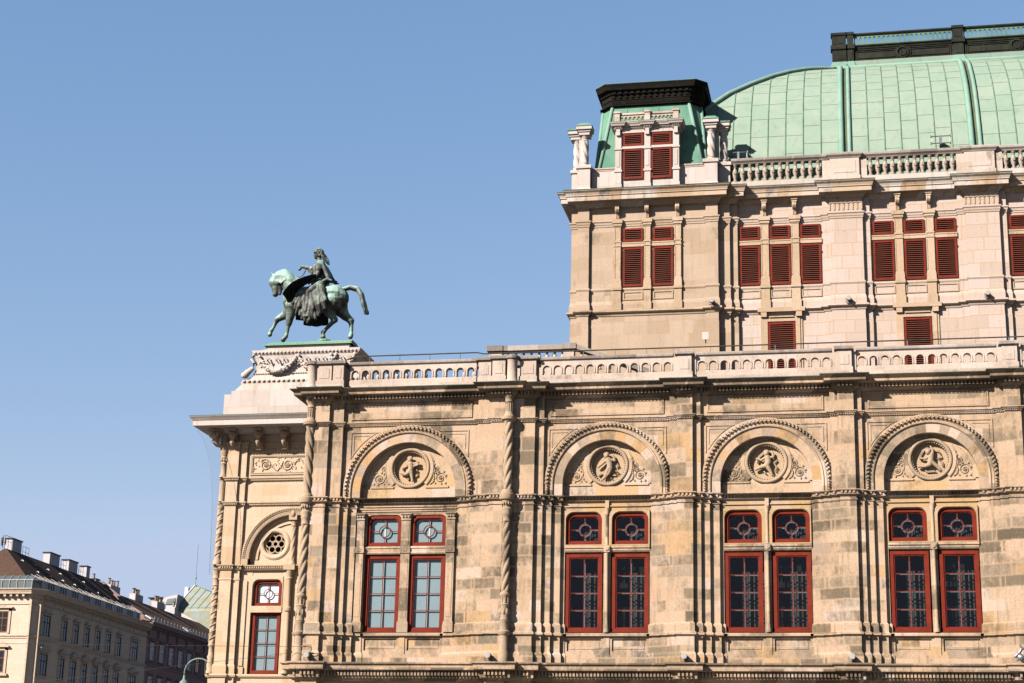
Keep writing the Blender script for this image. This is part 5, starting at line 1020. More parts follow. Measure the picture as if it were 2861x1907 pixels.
ch(mb, [(380, 620, 0, 52), (384, 690, 0, 28), (378, 745, 0, 20)])
for dy in (-.14, .14): ch(mb, [(293, 530, dy, 22), (278, 490, dy * 1.1, 14), (270, 458, dy * 1.1, 5)], 8); mb.ball(sp(285, 605, dy * 1.35), .07, 8, 6); mb.ball(sp(305, 755, dy * .6), .06, 8, 6)
ch(mb, [(545, 900, N, 92), (520, 1000, N, 62), (503, 1085, N, 46), (498, 1125, N, 40), (488, 1170, N, 25), (474, 1250, N, 21), (462, 1290, N, 27), (440, 1318, N, 26), (425, 1335, N, 31)])
ch(mb, [(520, 930, Fy, 88), (455, 1015, Fy, 56), (380, 1055, Fy, 42), (345, 1078, Fy, 37), (325, 1120, Fy, 25), (295, 1185, Fy, 20), (272, 1215, Fy, 27), (258, 1245, Fy, 24), (252, 1268, Fy, 31)])
ch(mb, [(1060, 850, N, 125), (1010, 920, N, 100), (1030, 990, N, 66), (1065, 1045, N, 45), (1088, 1075, N, 42), (1050, 1115, N, 30), (975, 1195, N, 23), (938, 1238, N, 29), (938, 1268, N, 25), (938, 1298, N, 33)])
ch(mb, [(1130, 850, Fy, 125), (1165, 950, Fy, 92), (1215, 1020, Fy, 62), (1270, 1068, Fy, 47), (1292, 1088, Fy, 45), (1298, 1140, Fy, 28), (1298, 1225, Fy, 23), (1296, 1262, Fy, 29), (1286, 1292, Fy, 32)])
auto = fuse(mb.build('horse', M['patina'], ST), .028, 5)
mb = MB(); rr = random.Random(2)
for k in range(9):
    o_ = (k - 4) * .035; ch(mb, [(1180, 690, o_, 26), (1290, 655 + k * 2, o_ * 1.5, 26), (1385, 675 + k * 3, o_ * 2, 27), (1425 + (k % 3) * 8, 760, o_ * 2.4, 27), (1445 + (k % 4) * 9, 870, o_ * 2.6, 24), (1470 + (k % 5) * 10, 960 + (k % 3) * 14, o_ * 2.4, 15), (1478 + (k % 5) * 11, 990 + (k % 3) * 10, o_ * 2.2, 7)], 8)
fuse(mb.build('tail', M['patina'], ST), .022, 2)
mb = MB()
for k in range(22):
    t = k / 21; u = 340 + 290 * t; v = 478 - 36 * sin(pi * min(1, t * 1.35)) + 95 * max(0, t - .35) ** 1.2 * 1.6
    ch(mb, [(u, v, 0, 24), (u + 22, v + 50, -.22 - .05 * t, 19), (u + 30 + 10 * (k % 3), v + 120 + 14 * (k % 2), -.34 - .08 * t, 10)], 7)
fuse(mb.build('mane', M['patina'], ST), .02, 2)
def wing(side):
    out = [(408, 742), (440, 690), (490, 630), (545, 585), (610, 552), (690, 520), (770, 498), (838, 486), (850, 520), (800, 570), (748, 604), (738, 612), (690, 640), (688, 652), (645, 668), (612, 690), (620, 735), (598, 780), (560, 845), (515, 862), (480, 856), (455, 800)]
    root = Vector((600, 720)); dirn = Vector((-.62, -.78)); front, back = [], []
    for u, v in out:
        d = max(0, (Vector((u, v)) - root).dot(dirn)); y = side * (.58 + d * .0058); p = Vector(sp(u, v, y)); front.append((p.x, y, p.z)); back.append((p.x, y + .07, p.z + .03))
    mb = MB(); n = len(out); mb.add(front + back, [tuple(range(n)), tuple(range(n, 2 * n))[::-1]] + [(i, (i + 1) % n, n + (i + 1) % n, n + i) for i in range(n)])
    for i in range(1, 8):
        a = Vector(front[i]).lerp(Vector(back[i]), .5); b = Vector(front[-1 - i]).lerp(Vector(back[-1 - i]), .5); mb.tube([a, a.lerp(b, .5) + Vector((0, .03, .02)), b], [.03, .03, .03], 6)
    return mb
wing(-1).build('wing', M['blackbronze'], ST)  # near-black colour puts in the shade of the wing's underside
# the rider
mb = MB()
ch(mb, [(925, 625, 0, 92), (925, 560, 0, 80), (922, 490, 0, 66), (915, 420, 0, 72), (905, 375, 0, 66), (892, 330, 0, 34), (885, 285, 0, 30)]); mb.limb(sp(905, 378, -.2), sp(905, 378, .2), .16, .16)
mb.ball(sp(882, 228), (.21, .19, .25), 14, 10); mb.ball(sp(858, 250), (.15, .14, .18), 10, 8); mb.ball(sp(826, 242), (.05, .04, .06), 8, 6); mb.ball(sp(836, 264), (.06, .06, .035), 8, 6); mb.ball(sp(843, 280), (.07, .07, .06), 8, 6); mb.ball(sp(846, 222), (.06, .12, .04), 8, 6); mb.ball(sp(890, 245, -.19), (.05, .03, .07), 8, 6)
ch(mb, [(892, 395, -.30, 44), (882, 450, -.36, 38), (862, 500, -.42, 32), (815, 560, -.50, 26), (785, 580, -.54, 22)])
for k, (du, dv) in enumerate(((-42, 6), (-40, 18), (-32, 28), (-22, 32))): ch(mb, [(780, 584, -.55, 15), (780 + du * .6, 584 + dv * .7, -.56 - .01 * k, 9), (780 + du, 584 + dv * 1.2, -.55, 6)], 7)
ch(mb, [(778, 578, -.6, 10), (760, 600, -.62, 8), (756, 612, -.6, 6)], 7)
ch(mb, [(872, 385, .26, 42), (800, 425, .34, 34), (755, 412, .40, 28), (700, 398, .44, 22), (668, 392, .46, 20)])
for k, (u1, v1, u2, v2) in enumerate(((650, 405, 622, 428), (648, 410, 618, 436), (652, 414, 626, 440), (658, 416, 636, 440))): ch(mb, [(664, 396, .46 + .02 * k, 13), (u1, v1, .45 + .03 * k, 9), (u2, v2, .45 + .03 * k, 6)], 7)
ch(mb, [(664, 388, .46, 10), (650, 380, .42, 8), (640, 384, .40, 6)], 7)
ch(mb, [(900, 640, -.45, 66), (800, 690, -.62, 60), (745, 720, -.66, 52), (755, 820, -.66, 42), (775, 930, -.66, 34), (770, 985, -.66, 28), (725, 1010, -.68, 24)])
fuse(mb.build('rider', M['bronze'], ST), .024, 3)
mb = MB()
for k in range(16):
    a = k * .75; ch(mb, [(878 + 46 * cos(a), 205 + 34 * sin(a) - 8, .12 * sin(a * 1.7), 19)] * 1 + [(895 + 40 * cos(a), 200 + 30 * sin(a), .14 * cos(a), 17)], 7)
for k in range(6): ch(mb, [(915 + 4 * k, 225, -.1 + .04 * k, 22), (935 + 6 * k, 262, -.1 + .04 * k, 22), (955 + 7 * k, 300, -.08 + .03 * k, 19), (985 + 5 * k, 335, -.06 + .02 * k, 12), (1005 + 3 * k, 365, 0, 7)], 7)
fuse(mb.build('hair', M['bronze'], ST), .022, 1)
mb = MB(); rr = random.Random(9)
for k in range(9):                                       # cloak down the back
    o_ = -.26 + k * .065; ch(mb, [(925, 350, o_, 24), (955 + 4 * k, 420, o_ * 1.2, 25), (985 + 6 * k, 500, o_ * 1.35, 24), (1010 + 8 * k, 560 + (k % 3) * 12, o_ * 1.4, 20), (1000 + 14 * k, 585 + (k % 2) * 14, o_ * 1.3, 12)], 8)
ch(mb, [(1010, 480, .2, 30), (1060, 560, .25, 26), (1100, 605, .28, 20), (1138, 612, .3, 8)], 8); ch(mb, [(1060, 560, .25, 22), (1090, 615, .25, 12), (1112, 628, .25, 6)], 8)
ch(mb, [(850, 420, -.1, 50), (860, 500, -.12, 56), (850, 560, -.2, 56), (880, 600, -.3, 60)]); ch(mb, [(800, 612, -.56, 20), (870, 612, -.58, 20), (940, 585, -.5, 22), (985, 560, -.42, 22), (1040, 575, -.36, 20)], 8)
ch(mb, [(880, 390, -.3, 48), (885, 430, -.34, 50), (905, 440, -.3, 30)]); ch(mb, [(840, 400, .22, 40), (780, 440, .3, 30), (800, 470, .25, 26)])
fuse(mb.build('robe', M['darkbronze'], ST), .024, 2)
mb = MB()
hem = [(545, 868), (575, 935), (590, 1000), (640, 1015), (668, 1060), (705, 1088), (738, 1112), (765, 1075), (800, 1050), (840, 1060), (880, 1020), (900, 985), (925, 965), (960, 930), (970, 900)]
top = [(650, 700), (670, 690), (690, 685), (710, 680), (730, 680), (750, 675), (765, 670), (780, 668), (800, 660), (820, 650), (845, 645), (870, 640), (890, 640), (915, 650), (930, 660)]
for k, ((u0, v0), (u1, v1)) in enumerate(zip(top, hem)):
    w_ = 1 if k % 2 else -1; d0 = -.62 - (.04 if k % 2 else 0); ch(mb, [(u0, v0, d0, 30), (u0 * .62 + u1 * .38 + 8 * w_, v0 * .62 + v1 * .38, -.76, 29), (u0 * .3 + u1 * .7 - 9 * w_, v0 * .3 + v1 * .7, -.82 - .05 * (k % 3), 27), (u1, v1, -.80 - .06 * (k % 2), 19)], 9)
for k in range(8): ch(mb, [(rr.uniform(640, 720), rr.uniform(950, 1000), -.86, 16), (rr.uniform(690, 760), rr.uniform(990, 1040), -.92, 20), (rr.uniform(760, 820), rr.uniform(930, 990), -.88, 12)], 8)
fuse(mb.build('skirt', M['darkbronze'], ST), .022, 1)
far = [(585, 1075), (580, 960), (700, 900), (1000, 900), (1002, 1140), (950, 1146), (918, 1148), (914, 1136), (908, 1150), (850, 1162), (784, 1152), (780, 1140), (775, 1155), (720, 1148), (684, 1140), (686, 1085)]
MB().slab([(sp(u, v, .5)[0], sp(u, v, .5)[2]) for u, v in far][::-1], .50, .58).build('far_drapery', M['blackbronze'], ST)
mb = MB(); pts = [sp(u, v, dy) for u, v, dy in ((712, 405, .3), (705, 450, .25), (690, 480, .2), (665, 505, .15), (635, 522, .1))]
for k, (p, q) in enumerate(zip(pts, pts[1:])): mb.tube([p, q], .028, 6); mb.ball(q, .045, 6, 5)
for k in range(4): mb.tube([sp(735, 432 + 6 * k, .3), sp(790, 480 + 2 * k, .0)], .008, 4)
mb.build('rein', M['bronze'], ST)

# ------------------------------------------------------------------ small fittings on the opera house
def floodlight(x, y, z, lb, grp):
    t = thing('floodlight', lb, 'floodlight', (x, y, z), grp)
    auto_smooth(MB().lathe((0, 0, .16), [(.0, -.16), (.105, -.16), (.11, -.15), (.11, .06), (.09, .16), (.0, .17)], 18, 'y').build('housing', M['lampgrey'], t), 40)
    MB().lathe((0, 0, .16), [(.0, -.163), (.092, -.163)], 18, 'y').build('lens', M['lampgrey'], t)
    mb = MB(); mb.box(-.13, -.115, -.02, .02, 0, .17); mb.box(.115, .13, -.02, .02, 0, .17); mb.box(-.13, .13, -.04, .04, -.015, 0.0); mb.build('bracket', M['rail'], t)
for x, y, z, lb in ((-20.55, -1.02, 8.43, 'round pale floodlight on the lower cornice below the cable hook, leftmost of the lower row'), (-13.72, -1.02, 8.43, 'round pale floodlight on the lower cornice beside the foot of the long twisted column'), (-6.63, -.82, 8.43, 'round pale floodlight on the lower cornice between the second and third window pairs'), (-.76, -.82, 8.43, 'round pale floodlight on the lower cornice between the third and fourth window pairs')):
    floodlight(x, y, z, lb, 'floodlights on the lower cornice')
for x, y, z, lb in ((-6.62, 11.72, 25.55, 'round pale floodlight on the ledge of the corner tower above the pale stone patch'), (-.60, 12.1, 25.55, 'round pale floodlight on the upper ledge between the two triple shutter groups'), (5.36, 12.1, 25.55, 'round pale floodlight on the upper ledge near the right edge of the wall')):
    floodlight(x, y, z, lb, 'floodlights on the upper ledge')
HR = thing('handrail', 'long thin dark metal handrail along the top of the wing balustrade', 'handrail', (-19.9, .1, 19.9))
MB().tube([(-.2, 0, .24), (.3, 0, .42), (5.2, 0, .43), (5.45, 0, .37), (34, 0, .38)], .026, 8).build('rail', M['rail'], HR)
pp = MB().tube([(0, 0, -.05), (0, 0, .40)], .014, 6).build('post', M['steel'], HR); pp.location = (.9, 0, 0)
for k in range(1, 27): dup(pp, (.9 + 1.21 * k, 0, 0), HR)
CB = thing('overhead_cable', 'thin black cable stretched level from the wing wall to the left with a hook', 'cable', (-20.46, -1.1, 8.9))
def sag(a, b, s, n=14): return [tuple(a[i] + (b[i] - a[i]) * k / n - (s * 4 * (k / n) * (1 - k / n) if i == 2 else 0) for i in range(3)) for k in range(n + 1)]
MB().tube(sag((0, 0, 0), (-40, -4, .35), .15), .008, 5).build('wire', M['cable'], CB); mb = MB(); mb.ball((-.22, 0, .01), (.12, .03, .03), 8, 6); mb.tube([(0, 0, 0), (.08, 0, -.03), (.07, .05, -.12), (-.02, .1, -.2), (-.06, .3, -.22)], .016, 6); mb.build('hook', M['rail'], CB)
tag(MB().tube(sag((-21.1, -.6, 8.75), (-60, -4, 4.6), .2), .007, 5).build('overhead_cable', M['cable']), 'thin black cable sloping down to the left from the wing wall', 'cable')
mb = MB(); pts = []
for k in range(25):
    a = k * .9; 
mb.ball((0, 0, .12), (.14, .12, .12), 10, 8); mb.ball((-.12, 0, .22), (.10, .08, .08), 10, 8); mb.ball((-.2, -.02, .16), (.07, .06, .05), 8, 6); mb.limb((-.08, 0, .25), (.02, 0, .42), .07, .05); mb.limb((.02, 0, .42), (-.04, -.02, .58), .05, .025); mb.limb((0, 0, .1), (.02, .02, 0), .06, .05); mb.limb((-.12, 0, .15), (-.14, 0, .02), .04, .04); mb.limb((.02, 0, .4), (.12, 0, .46), .05, .04); mb.ball((.17, 0, .2), (.1, .1, .2), 10, 8)
tag(fuse(mb.build('bronze_ornament', M['steel'], None, False, (4.93, -1.0, 8.43)), .02, 2), 'small grey bronze ornament perched on the lower cornice at the right edge', 'ornament')
gnet = G('bird_net'); tr = gnet.n('BsdfTransparent'); mx = gnet.n('MixShader'); mx.inputs[0].default_value = .07; gnet.nt.links.new(tr.outputs[0], mx.inputs[1]); gnet.nt.links.new(gnet.b.outputs[0], mx.inputs[2]); gnet.nt.links.new(mx.outputs[0], gnet.out.inputs[0]); gnet.b.inputs['Base Color'].default_value = (.12, .12, .12, 1)
NT = thing('bird_net', 'faint grey bird net hanging from the corner cornice of the left pavilion', 'net', (-31.2, 14.4, 16.6))
cv = [(-31.68, 20.95), (-31.45, 20.7), (-31.25, 20.2), (-31.0, 19.4), (-30.85, 18.7), (-30.72, 17.8), (-30.66, 16.8), (-30.62, 15.4), (-30.6, 14.0)]
cv = [(x * .9975 + 31.2, z - 16.6) for x, z in cv]
MB().tube([(x, 0, z) for x, z in cv], .008, 5).build('edge_cord', M['steel'], NT); mb = MB()
for (x0, z0), (x1, z1) in zip(cv, cv[1:]): mb.add([(x0, 0, z0), (.9, 1.0, z0), (.9, 1.0, z1), (x1, 0, z1)], [(0, 1, 2, 3)])
mb.build('mesh_sheet', gnet.m, NT)

# ------------------------------------------------------------------ houses across the street
M['creamwall'] = stone('cream_render', [(0, (0.76, 0.62, 0.48)), (0.5, (0.79, 0.65, 0.51))], .42, 1.6, 0.0, 0.35, drip=.12, seed=20)
M['creamtrim'] = plain('cream_trim', (0.56, 0.44, 0.33), .85, 0, .2)
M['pinkwall'] = stone('pink_render', [(0, (0.40, 0.26, 0.25)), (0.5, (0.42, 0.28, 0.265))], 3, 4, 0.05, 0, drip=.15, seed=21)
M['pinktrim'] = plain('pink_trim', (0.28, 0.19, 0.18), .85, 0, .2)
gt = G('brown_roof_tiles'); o_ = gt.obj(); bk = gt.n('TexBrick'); gt.nt.links.new(gt.scale(o_, (1, 1, 1)), bk.inputs[0]); gt.base(gt.mix(gt.smooth(gt.noise(5, 5, .7, o_), .3, .7), (0.024, 0.014, 0.0097), (0.040, 0.023, 0.0155))); gt.b.inputs['Roughness'].default_value = .95; gt.b.inputs['Specular IOR Level'].default_value = .1; wv = gt.n('TexWave'); wv.inputs['Scale'].default_value = 3.2; wv.bands_direction = 'Z'; gt.nt.links.new(o_, wv.inputs[0]); gt.bump(wv.outputs[1], .6, .05); M['tiles'] = gt.m
M['chimney'] = plain('white_chimney_render', (0.52, 0.50, 0.52), .85, 0, .12, 1.5)
M['pot'] = plain('chimney_pot', (0.33, 0.23, 0.16), .8, 0, .4, 2)
M['brownframe'] = plain('brown_window_frame', (0.17, 0.075, 0.025), .5, 0, .2)
M['darkframe'] = plain('dark_window_frame', (0.035, 0.022, 0.018), .5, 0, .2)
gg = G('dark_window_glass'); gg.base((0.008, 0.008, 0.009)); gg.b.inputs['Roughness'].default_value = .06; gg.b.inputs['Specular IOR Level'].default_value = .35; M['pane'] = gg.m
gg = G('attic_glazing'); gg.base((0.035, 0.047, 0.05)); gg.b.inputs['Roughness'].default_value = .3; gg.b.inputs['Specular IOR Level'].default_value = .25; M['glaz'] = gg.m
gg = G('attic_panel'); gg.base((0.04, 0.042, 0.056)); gg.b.inputs['Roughness'].default_value = .4; M['glazpanel'] = gg.m
M['greyroof'] = plain('zinc_roof', (0.24, 0.30, 0.30), .6, .1, .3, 1.2, (0.27, 0.24, 0.13))
FX = -67.5
def face_window(parent, wall, ya, yb, z0, z1, hood, frame, mull=1):
    """sash window in a wall of constant X (outward +X)"""
    mb = MB(); t = .07; x0, x1 = wall - .02, wall + .05
    mb.box(x0, x1, ya, ya + t, z0, z1); mb.box(x0, x1, yb - t, yb, z0, z1); mb.box(x0, x1, ya + t, yb - t, z1 - t, z1); mb.box(x0, x1, ya + t, yb - t, z0, z0 + t)
    zt = z0 + (z1 - z0) * .66; mb.box(x0, x1 - .01, ya + t, yb - t, zt - .04, zt + .04)
    for k in range(1, mull + 1): y = ya + (yb - ya) * k / (mull + 1); mb.box(x0, x1 - .015, y - .03, y + .03, z0 + t, zt - .04); mb.box(x0, x1 - .015, y - .02, y + .02, zt + .04, z1 - t)
    w_ = mb.build('window', frame, parent); MB().add([(wall + .012, ya + .03, z0 + .03), (wall + .012, yb - .03, z0 + .03), (wall + .012, yb - .03, z1 - .03), (wall + .012, ya + .03, z1 - .03)], [(0, 1, 2, 3)]).build('pane', M['pane'], w_)
    tm = M['creamtrim'] if hood else M['pinktrim']
    mb = MB(); mb.box(wall - .02, wall + .07, ya - .14, ya - .002, z0, z1 + .12); mb.box(wall - .02, wall + .07, yb + .002, yb + .14, z0, z1 + .12); mb.box(wall - .02, wall + .07, ya - .002, yb + .002, z1 + .002, z1 + .12)
    if hood == 1: mb.box(wall - .02, wall + .22, ya - .2, yb + .2, z1 + .2, z1 + .28); mb.hull([(wall, ya + .1, z1 + .282), (wall + .16, ya + .1, z1 + .282), (wall + .16, yb - .1, z1 + .282), (wall, yb - .1, z1 + .282)], [(wall, (ya + yb) / 2 - .1, z1 + .46), (wall + .12, (ya + yb) / 2 - .1, z1 + .46), (wall + .12, (ya + yb) / 2 + .1, z1 + .46), (wall, (ya + yb) / 2 + .1, z1 + .46)])
    elif hood == 2: mb.box(wall - .02, wall + .32, ya - .3, yb + .3, z1 + .36, z1 + .46); mb.box(wall - .02, wall + .2, ya - .2, yb + .2, z1 + .16, z1 + .358); mb.hull([(wall, ya - .2, z1 + .462), (wall + .28, ya - .2, z1 + .462), (wall + .28, yb + .2, z1 + .462), (wall, yb + .2, z1 + .462)], [(wall, (ya + yb) / 2 - .06, z1 + .75), (wall + .2, (ya + yb) / 2 - .06, z1 + .75), (wall + .2, (ya + yb) / 2 + .06, z1 + .75), (wall, (ya + yb) / 2 + .06, z1 + .75)])
    else: mb.box(wall - .02, wall + .2, ya - .22, yb + .22, z1 + .2, z1 + .3)
    mb.box(wall - .02, wall + .14, ya - .16, yb + .16, z0 - .12, z0 - .002); mb.build('window_surround', tm, w_)
CH = thing('cream_house', 'cream rendered corner house with brown tiled roof, white chimneys and a glazed attic', 'house', (FX, 72.3, 0))
mbw = MB(); pl = [(-96, 72.3), (-68.15, 72.3), (-67.5, 72.95), (-67.5, 95.55), (-96, 95.55)]
mbw.hull([(x, y, 0) for x, y in pl], [(x, y, 21.5) for x, y in pl])
def at(o): o.location = (-FX, -72.3, 0); return o
CW = at(mbw.build('wall', M['creamwall'], CH))
mb = MB(); mb.box(-68.17, -68.02, 72.22, 72.4, 0, 21.0); mb.box(-67.72, -67.44, 72.78, 72.98, 0, 21.0); at(mb.build('corner_strip', M['creamtrim'], CH))
cpth = [(-96, 72.3), (-68.15, 72.3), (-67.5, 72.95), (-67.5, 95.55)]
mb = MB().sweep(cpth, [(-.2, 21.92), (.62, 21.9), (.62, 21.82), (.5, 21.7), (.48, 21.6), (.44, 21.58), (.44, 21.46), (.1, 21.44), (.06, 21.2), (0, 21.15), (-.2, 21.15)])
for k in range(52): y = 73.2 + k * .43; mb.box(-67.5, -67.14, y, y + .2, 21.24, 21.43)
for k in range(8): x = -68.6 - k * .55; mb.box(x - .2, x, 71.94, 72.3, 21.24, 21.43)
at(mb.build('cornice', M['creamtrim'], CH))
mb = MB(); 
for k in range(12):
    y = 73.4 + k * 1.88; mb.box(-67.52, -67.45, y, y + 1.5, 20.75, 21.08)
for z in (20.62, 21.12): mb.sweep(cpth, [(-.1, z + .04), (.06, z + .04), (.06, z), (-.1, z)])
at(mb.build('frieze_band', M['creamtrim'], CH))
at(MB().sweep(cpth, [(-.1, 18.12), (.12, 18.1), (.12, 18.02), (.05, 17.96), (.05, 17.84), (-.1, 17.82)]).build('string_course', M['creamtrim'], CH))
CWIN = [(73.32, 74.8), (77.13, 78.05), (79.42, 80.38), (81.71, 82.63), (84.0, 84.92), (86.3, 87.22), (88.58, 89.52), (91.94, 93.42)]
CH.location = (0, 0, 0)
for o in CH.children: o.location = (0, 0, 0)
for i, (a, b) in enumerate(CWIN):
    face_window(CH, FX, a, b, 18.2, 19.92, 1, M['darkframe'], 2 if i in (0, 7) else 1); face_window(CH, FX, a, b + .06, 15.0, 16.77, 2, M['darkframe'], 2 if i in (0, 7) else 1)
for z0, z1 in ((18.34, 20.06), (15.08, 16.86)):          # sunlit end face
    mb = MB(); xa, xb, y = -71.05, -69.99, 72.3; t = .08
    mb.box(xa, xa + t, y - .04, y + .02, z0, z1); mb.box(xb - t, xb, y - .04, y + .02, z0, z1); mb.box(xa + t, xb - t, y - .04, y + .02, z1 - t, z1); mb.box(xa + t, xb - t, y - .04, y + .02, z0, z0 + t); mb.box(xa + t, xb - t, y - .035, y + .02, z0 + 1.12, z0 + 1.2); mb.box(-70.55, -70.49, y - .03, y + .02, z0 + t, z0 + 1.12); mb.box(-70.55, -70.49, y - .03, y + .02, z0 + 1.2, z1 - t); mb.box(xa + t, xb - t, y - .02, y + .02, z0 + .55, z0 + .58)
    w_ = mb.build('window', M['brownframe'], CH); MB().add([(xa, y - .012, z0), (xb, y - .012, z0), (xb, y - .012, z1), (xa, y - .012, z1)], [(0, 1, 2, 3)]).build('pane', M['pane'], w_)
    mb = MB(); mb.box(xb + .003, xb + .2, y - .07, y, z0 - .1, z1 + .2); mb.box(xa - .2, xb + .2, y - .07, y, z1 + .003, z1 + .2); mb.box(xa - .35, xb + .38, y - .25, y, z1 + .24, z1 + .34)
    if z0 < 16: mb.hull([(xa - .3, y - .25, z1 + .342), (xb + .38, y - .25, z1 + .342), (xb + .38, y, z1 + .342), (xa - .3, y, z1 + .342)], [(-70.7, y - .2, z1 + .72), (-70.3, y - .2, z1 + .72), (-70.3, y, z1 + .72), (-70.7, y, z1 + .72)]); mb.box(xa - .3, xb + .38, y - .2, y, z0 - .3, z0 - .12)
    else: [mb.tube([(xx - .12, y - .15, z1 + .36), (xx - .06, y - .17, z1 + .46), (xx + .06, y - .17, z1 + .46), (xx + .12, y - .15, z1 + .36)], .035, 6) for xx in (-70.75, -70.35)]
    mb.build('window_surround', M['creamtrim'], w_)
MB().hull([(-77, 73.0, 22.2), (-68.4, 73.0, 22.2), (-68.4, 95.55, 22.2), (-77, 95.55, 22.2)], [(-72.7, 75.6, 25.85), (-72.5, 75.6, 25.85), (-72.5, 95.55, 25.85), (-72.7, 95.55, 25.85)]).build('roof', M['tiles'], CH)
RF = CH.children[-1] if CH.children[-1].name.startswith('roof') else [o for o in CH.children if o.name.startswith('roof')][0]
# glazed attic storey
mb = MB(); mb.hull([(-96, 72.7, 21.93), (-68.3, 72.7, 21.93), (-67.85, 73.15, 21.93), (-67.85, 94.4, 21.93), (-70, 94.4, 21.93), (-70, 75, 21.93), (-96, 75, 21.93)], [(-96, 72.7, 22.7), (-68.3, 72.7, 22.7), (-67.85, 73.15, 22.7), (-67.85, 94.4, 22.7), (-70, 94.4, 22.7), (-70, 75, 22.7), (-96, 75, 22.7)])
mb.mi = 1
for k in range(44):
    y = 73.3 + k * .48; mb.box(-67.86, -67.80, y - .025, y + .025, 21.98, 22.7)
    if k % 5 in (0, 1): mb.box(-67.85, -67.81, y + .026, y + .454, 22.0, 22.68)
GZ = mb.build('glazed_attic', [M['glaz'], M['glazpanel']], CH)
mb = MB(); mb.hull([(-96, 72.68, 22.72), (-68.28, 72.68, 22.72), (-67.83, 73.13, 22.72), (-67.83, 94.4, 22.72), (-69.0, 94.4, 22.72), (-69.0, 74.0, 22.72), (-96, 74, 22.72)], [(-96, 73.7, 23.22), (-68.95, 73.7, 23.22), (-68.85, 73.8, 23.22), (-68.85, 94.4, 23.22), (-69.0, 94.4, 23.22), (-69.0, 74.0, 23.22), (-96, 74, 23.22)]); mb.build('sloping_glazing', M['glaz'], GZ)
mb = MB(); mb.sweep([(-96, 72.7), (-68.3, 72.7), (-67.85, 73.15), (-67.85, 94.4)], [(0, 22.76), (.05, 22.76), (.05, 22.68), (0, 22.68)]); mb.sweep([(-96, 72.7), (-68.3, 72.7), (-67.85, 73.15), (-67.85, 94.4)], [(0, 22.0), (.05, 22.0), (.05, 21.93), (0, 21.93)])
for k in range(30): y = 73.3 + k * .725; mb.tube([(-67.80, y, 22.74), (-68.86, y, 23.26)], .026, 5)
for k in range(8): y = 74.0 + k * 2.75; mb.tube([(-67.75, y, 22.86), (-68.7, y, 23.36), (-68.7, y + 1.3, 23.36), (-67.75, y + 1.3, 22.86)], .024, 5)
for k in range(6): x = -68.35 - k * .68; mb.box(x - .05, x, 72.64, 72.7, 21.93, 22.7); mb.tube([(x, 72.66, 22.74), (x - .25, 73.7, 23.26)], .03, 5)
mb.build('white_bars', M['lampgrey'], GZ)
mb = MB()
for k in range(16): y = 76.5 + k * 1.25; x = -71.4 + .9 * (k % 2); z = 25.85 - (-72.5 - x) / (-72.5 + 68.4) * 3.65; mb.arc((x, z), [(.10, y), (.15, y), (.15, y + .04), (.10, y + .04)], 0, pi, 8)
mb.build('roof_hooks', M['whitepaint'], RF)
def chimney(parent, y0, y1, ztop, zb, pots=0, x0=-73.15, x1=-72.5, cap=True, pipe=False):
    c_ = MB().box(x0, x1, y0, y1, zb - 1.0, ztop).build('chimney', M['chimney'], parent)
    if cap: MB().box(x0 - .08, x1 + .08, y0 - .08, y1 + .08, ztop + .001, ztop + .09).build('chimney_cap', M['darkframe'], c_)
    rr = random.Random(int(y0 * 10))
    for k in range(pots):
        y = y0 + .2 + (y1 - y0 - .4) * (k / max(1, pots - 1)); h = rr.uniform(.3, .5); x = (x0 + x1) / 2 + rr.uniform(-.12, .12)
        mb = MB().lathe((x, y, ztop + .09), [(.11, 0), (.10, h), (.12, h + .02)], 10); mb.lathe((x, y, ztop + .09), [(.16, h + .06), (.2, h + .08), (.0, h + .12)], 10); auto_smooth(mb.build('chimney_pot', M['pot'], c_), 40)
    return c_
chimney(RF, 76.6, 78.35, 26.85, 25.7); chimney(RF, 83.95, 86.0, 26.85, 25.8); chimney(RF, 87.95, 89.85, 26.83, 25.8); chimney(RF, 91.85, 92.6, 26.85, 25.8); chimney(RF, 94.1, 94.95, 25.98, 25.6, 1)
mb = MB()
for y0, y1, zt in ((75.0, 76.3, 26.9), (78.4, 79.6, 26.5), (86.1, 87.2, 26.6), (89.9, 90.9, 26.6)):
    mb = MB()
    for z in (zt, zt - .45): mb.tube([(-72.4, y0, z), (-72.4, y1, z)], .018, 5)
    for y in (y0, (y0 + y1) / 2, y1): mb.tube([(-72.4, y, zt), (-72.4, y, 25.6)], .018, 5)
    mb.build('ridge_railing', M['rail'], RF)
mb = MB(); mb.box(-72.4, -72.28, 74.3, 74.4, 25.9, 26.6); mb.box(-72.2, -72.12, 74.6, 74.66, 26.0, 26.5); mb.tube([(-72.3, 74.5, 25.7), (-72.3, 74.5, 26.8)], .03, 5); mb.tube([(-72.3, 74.2, 26.2), (-72.1, 74.8, 26.2)], .025, 5); mb.build('antenna', M['rail'], RF)

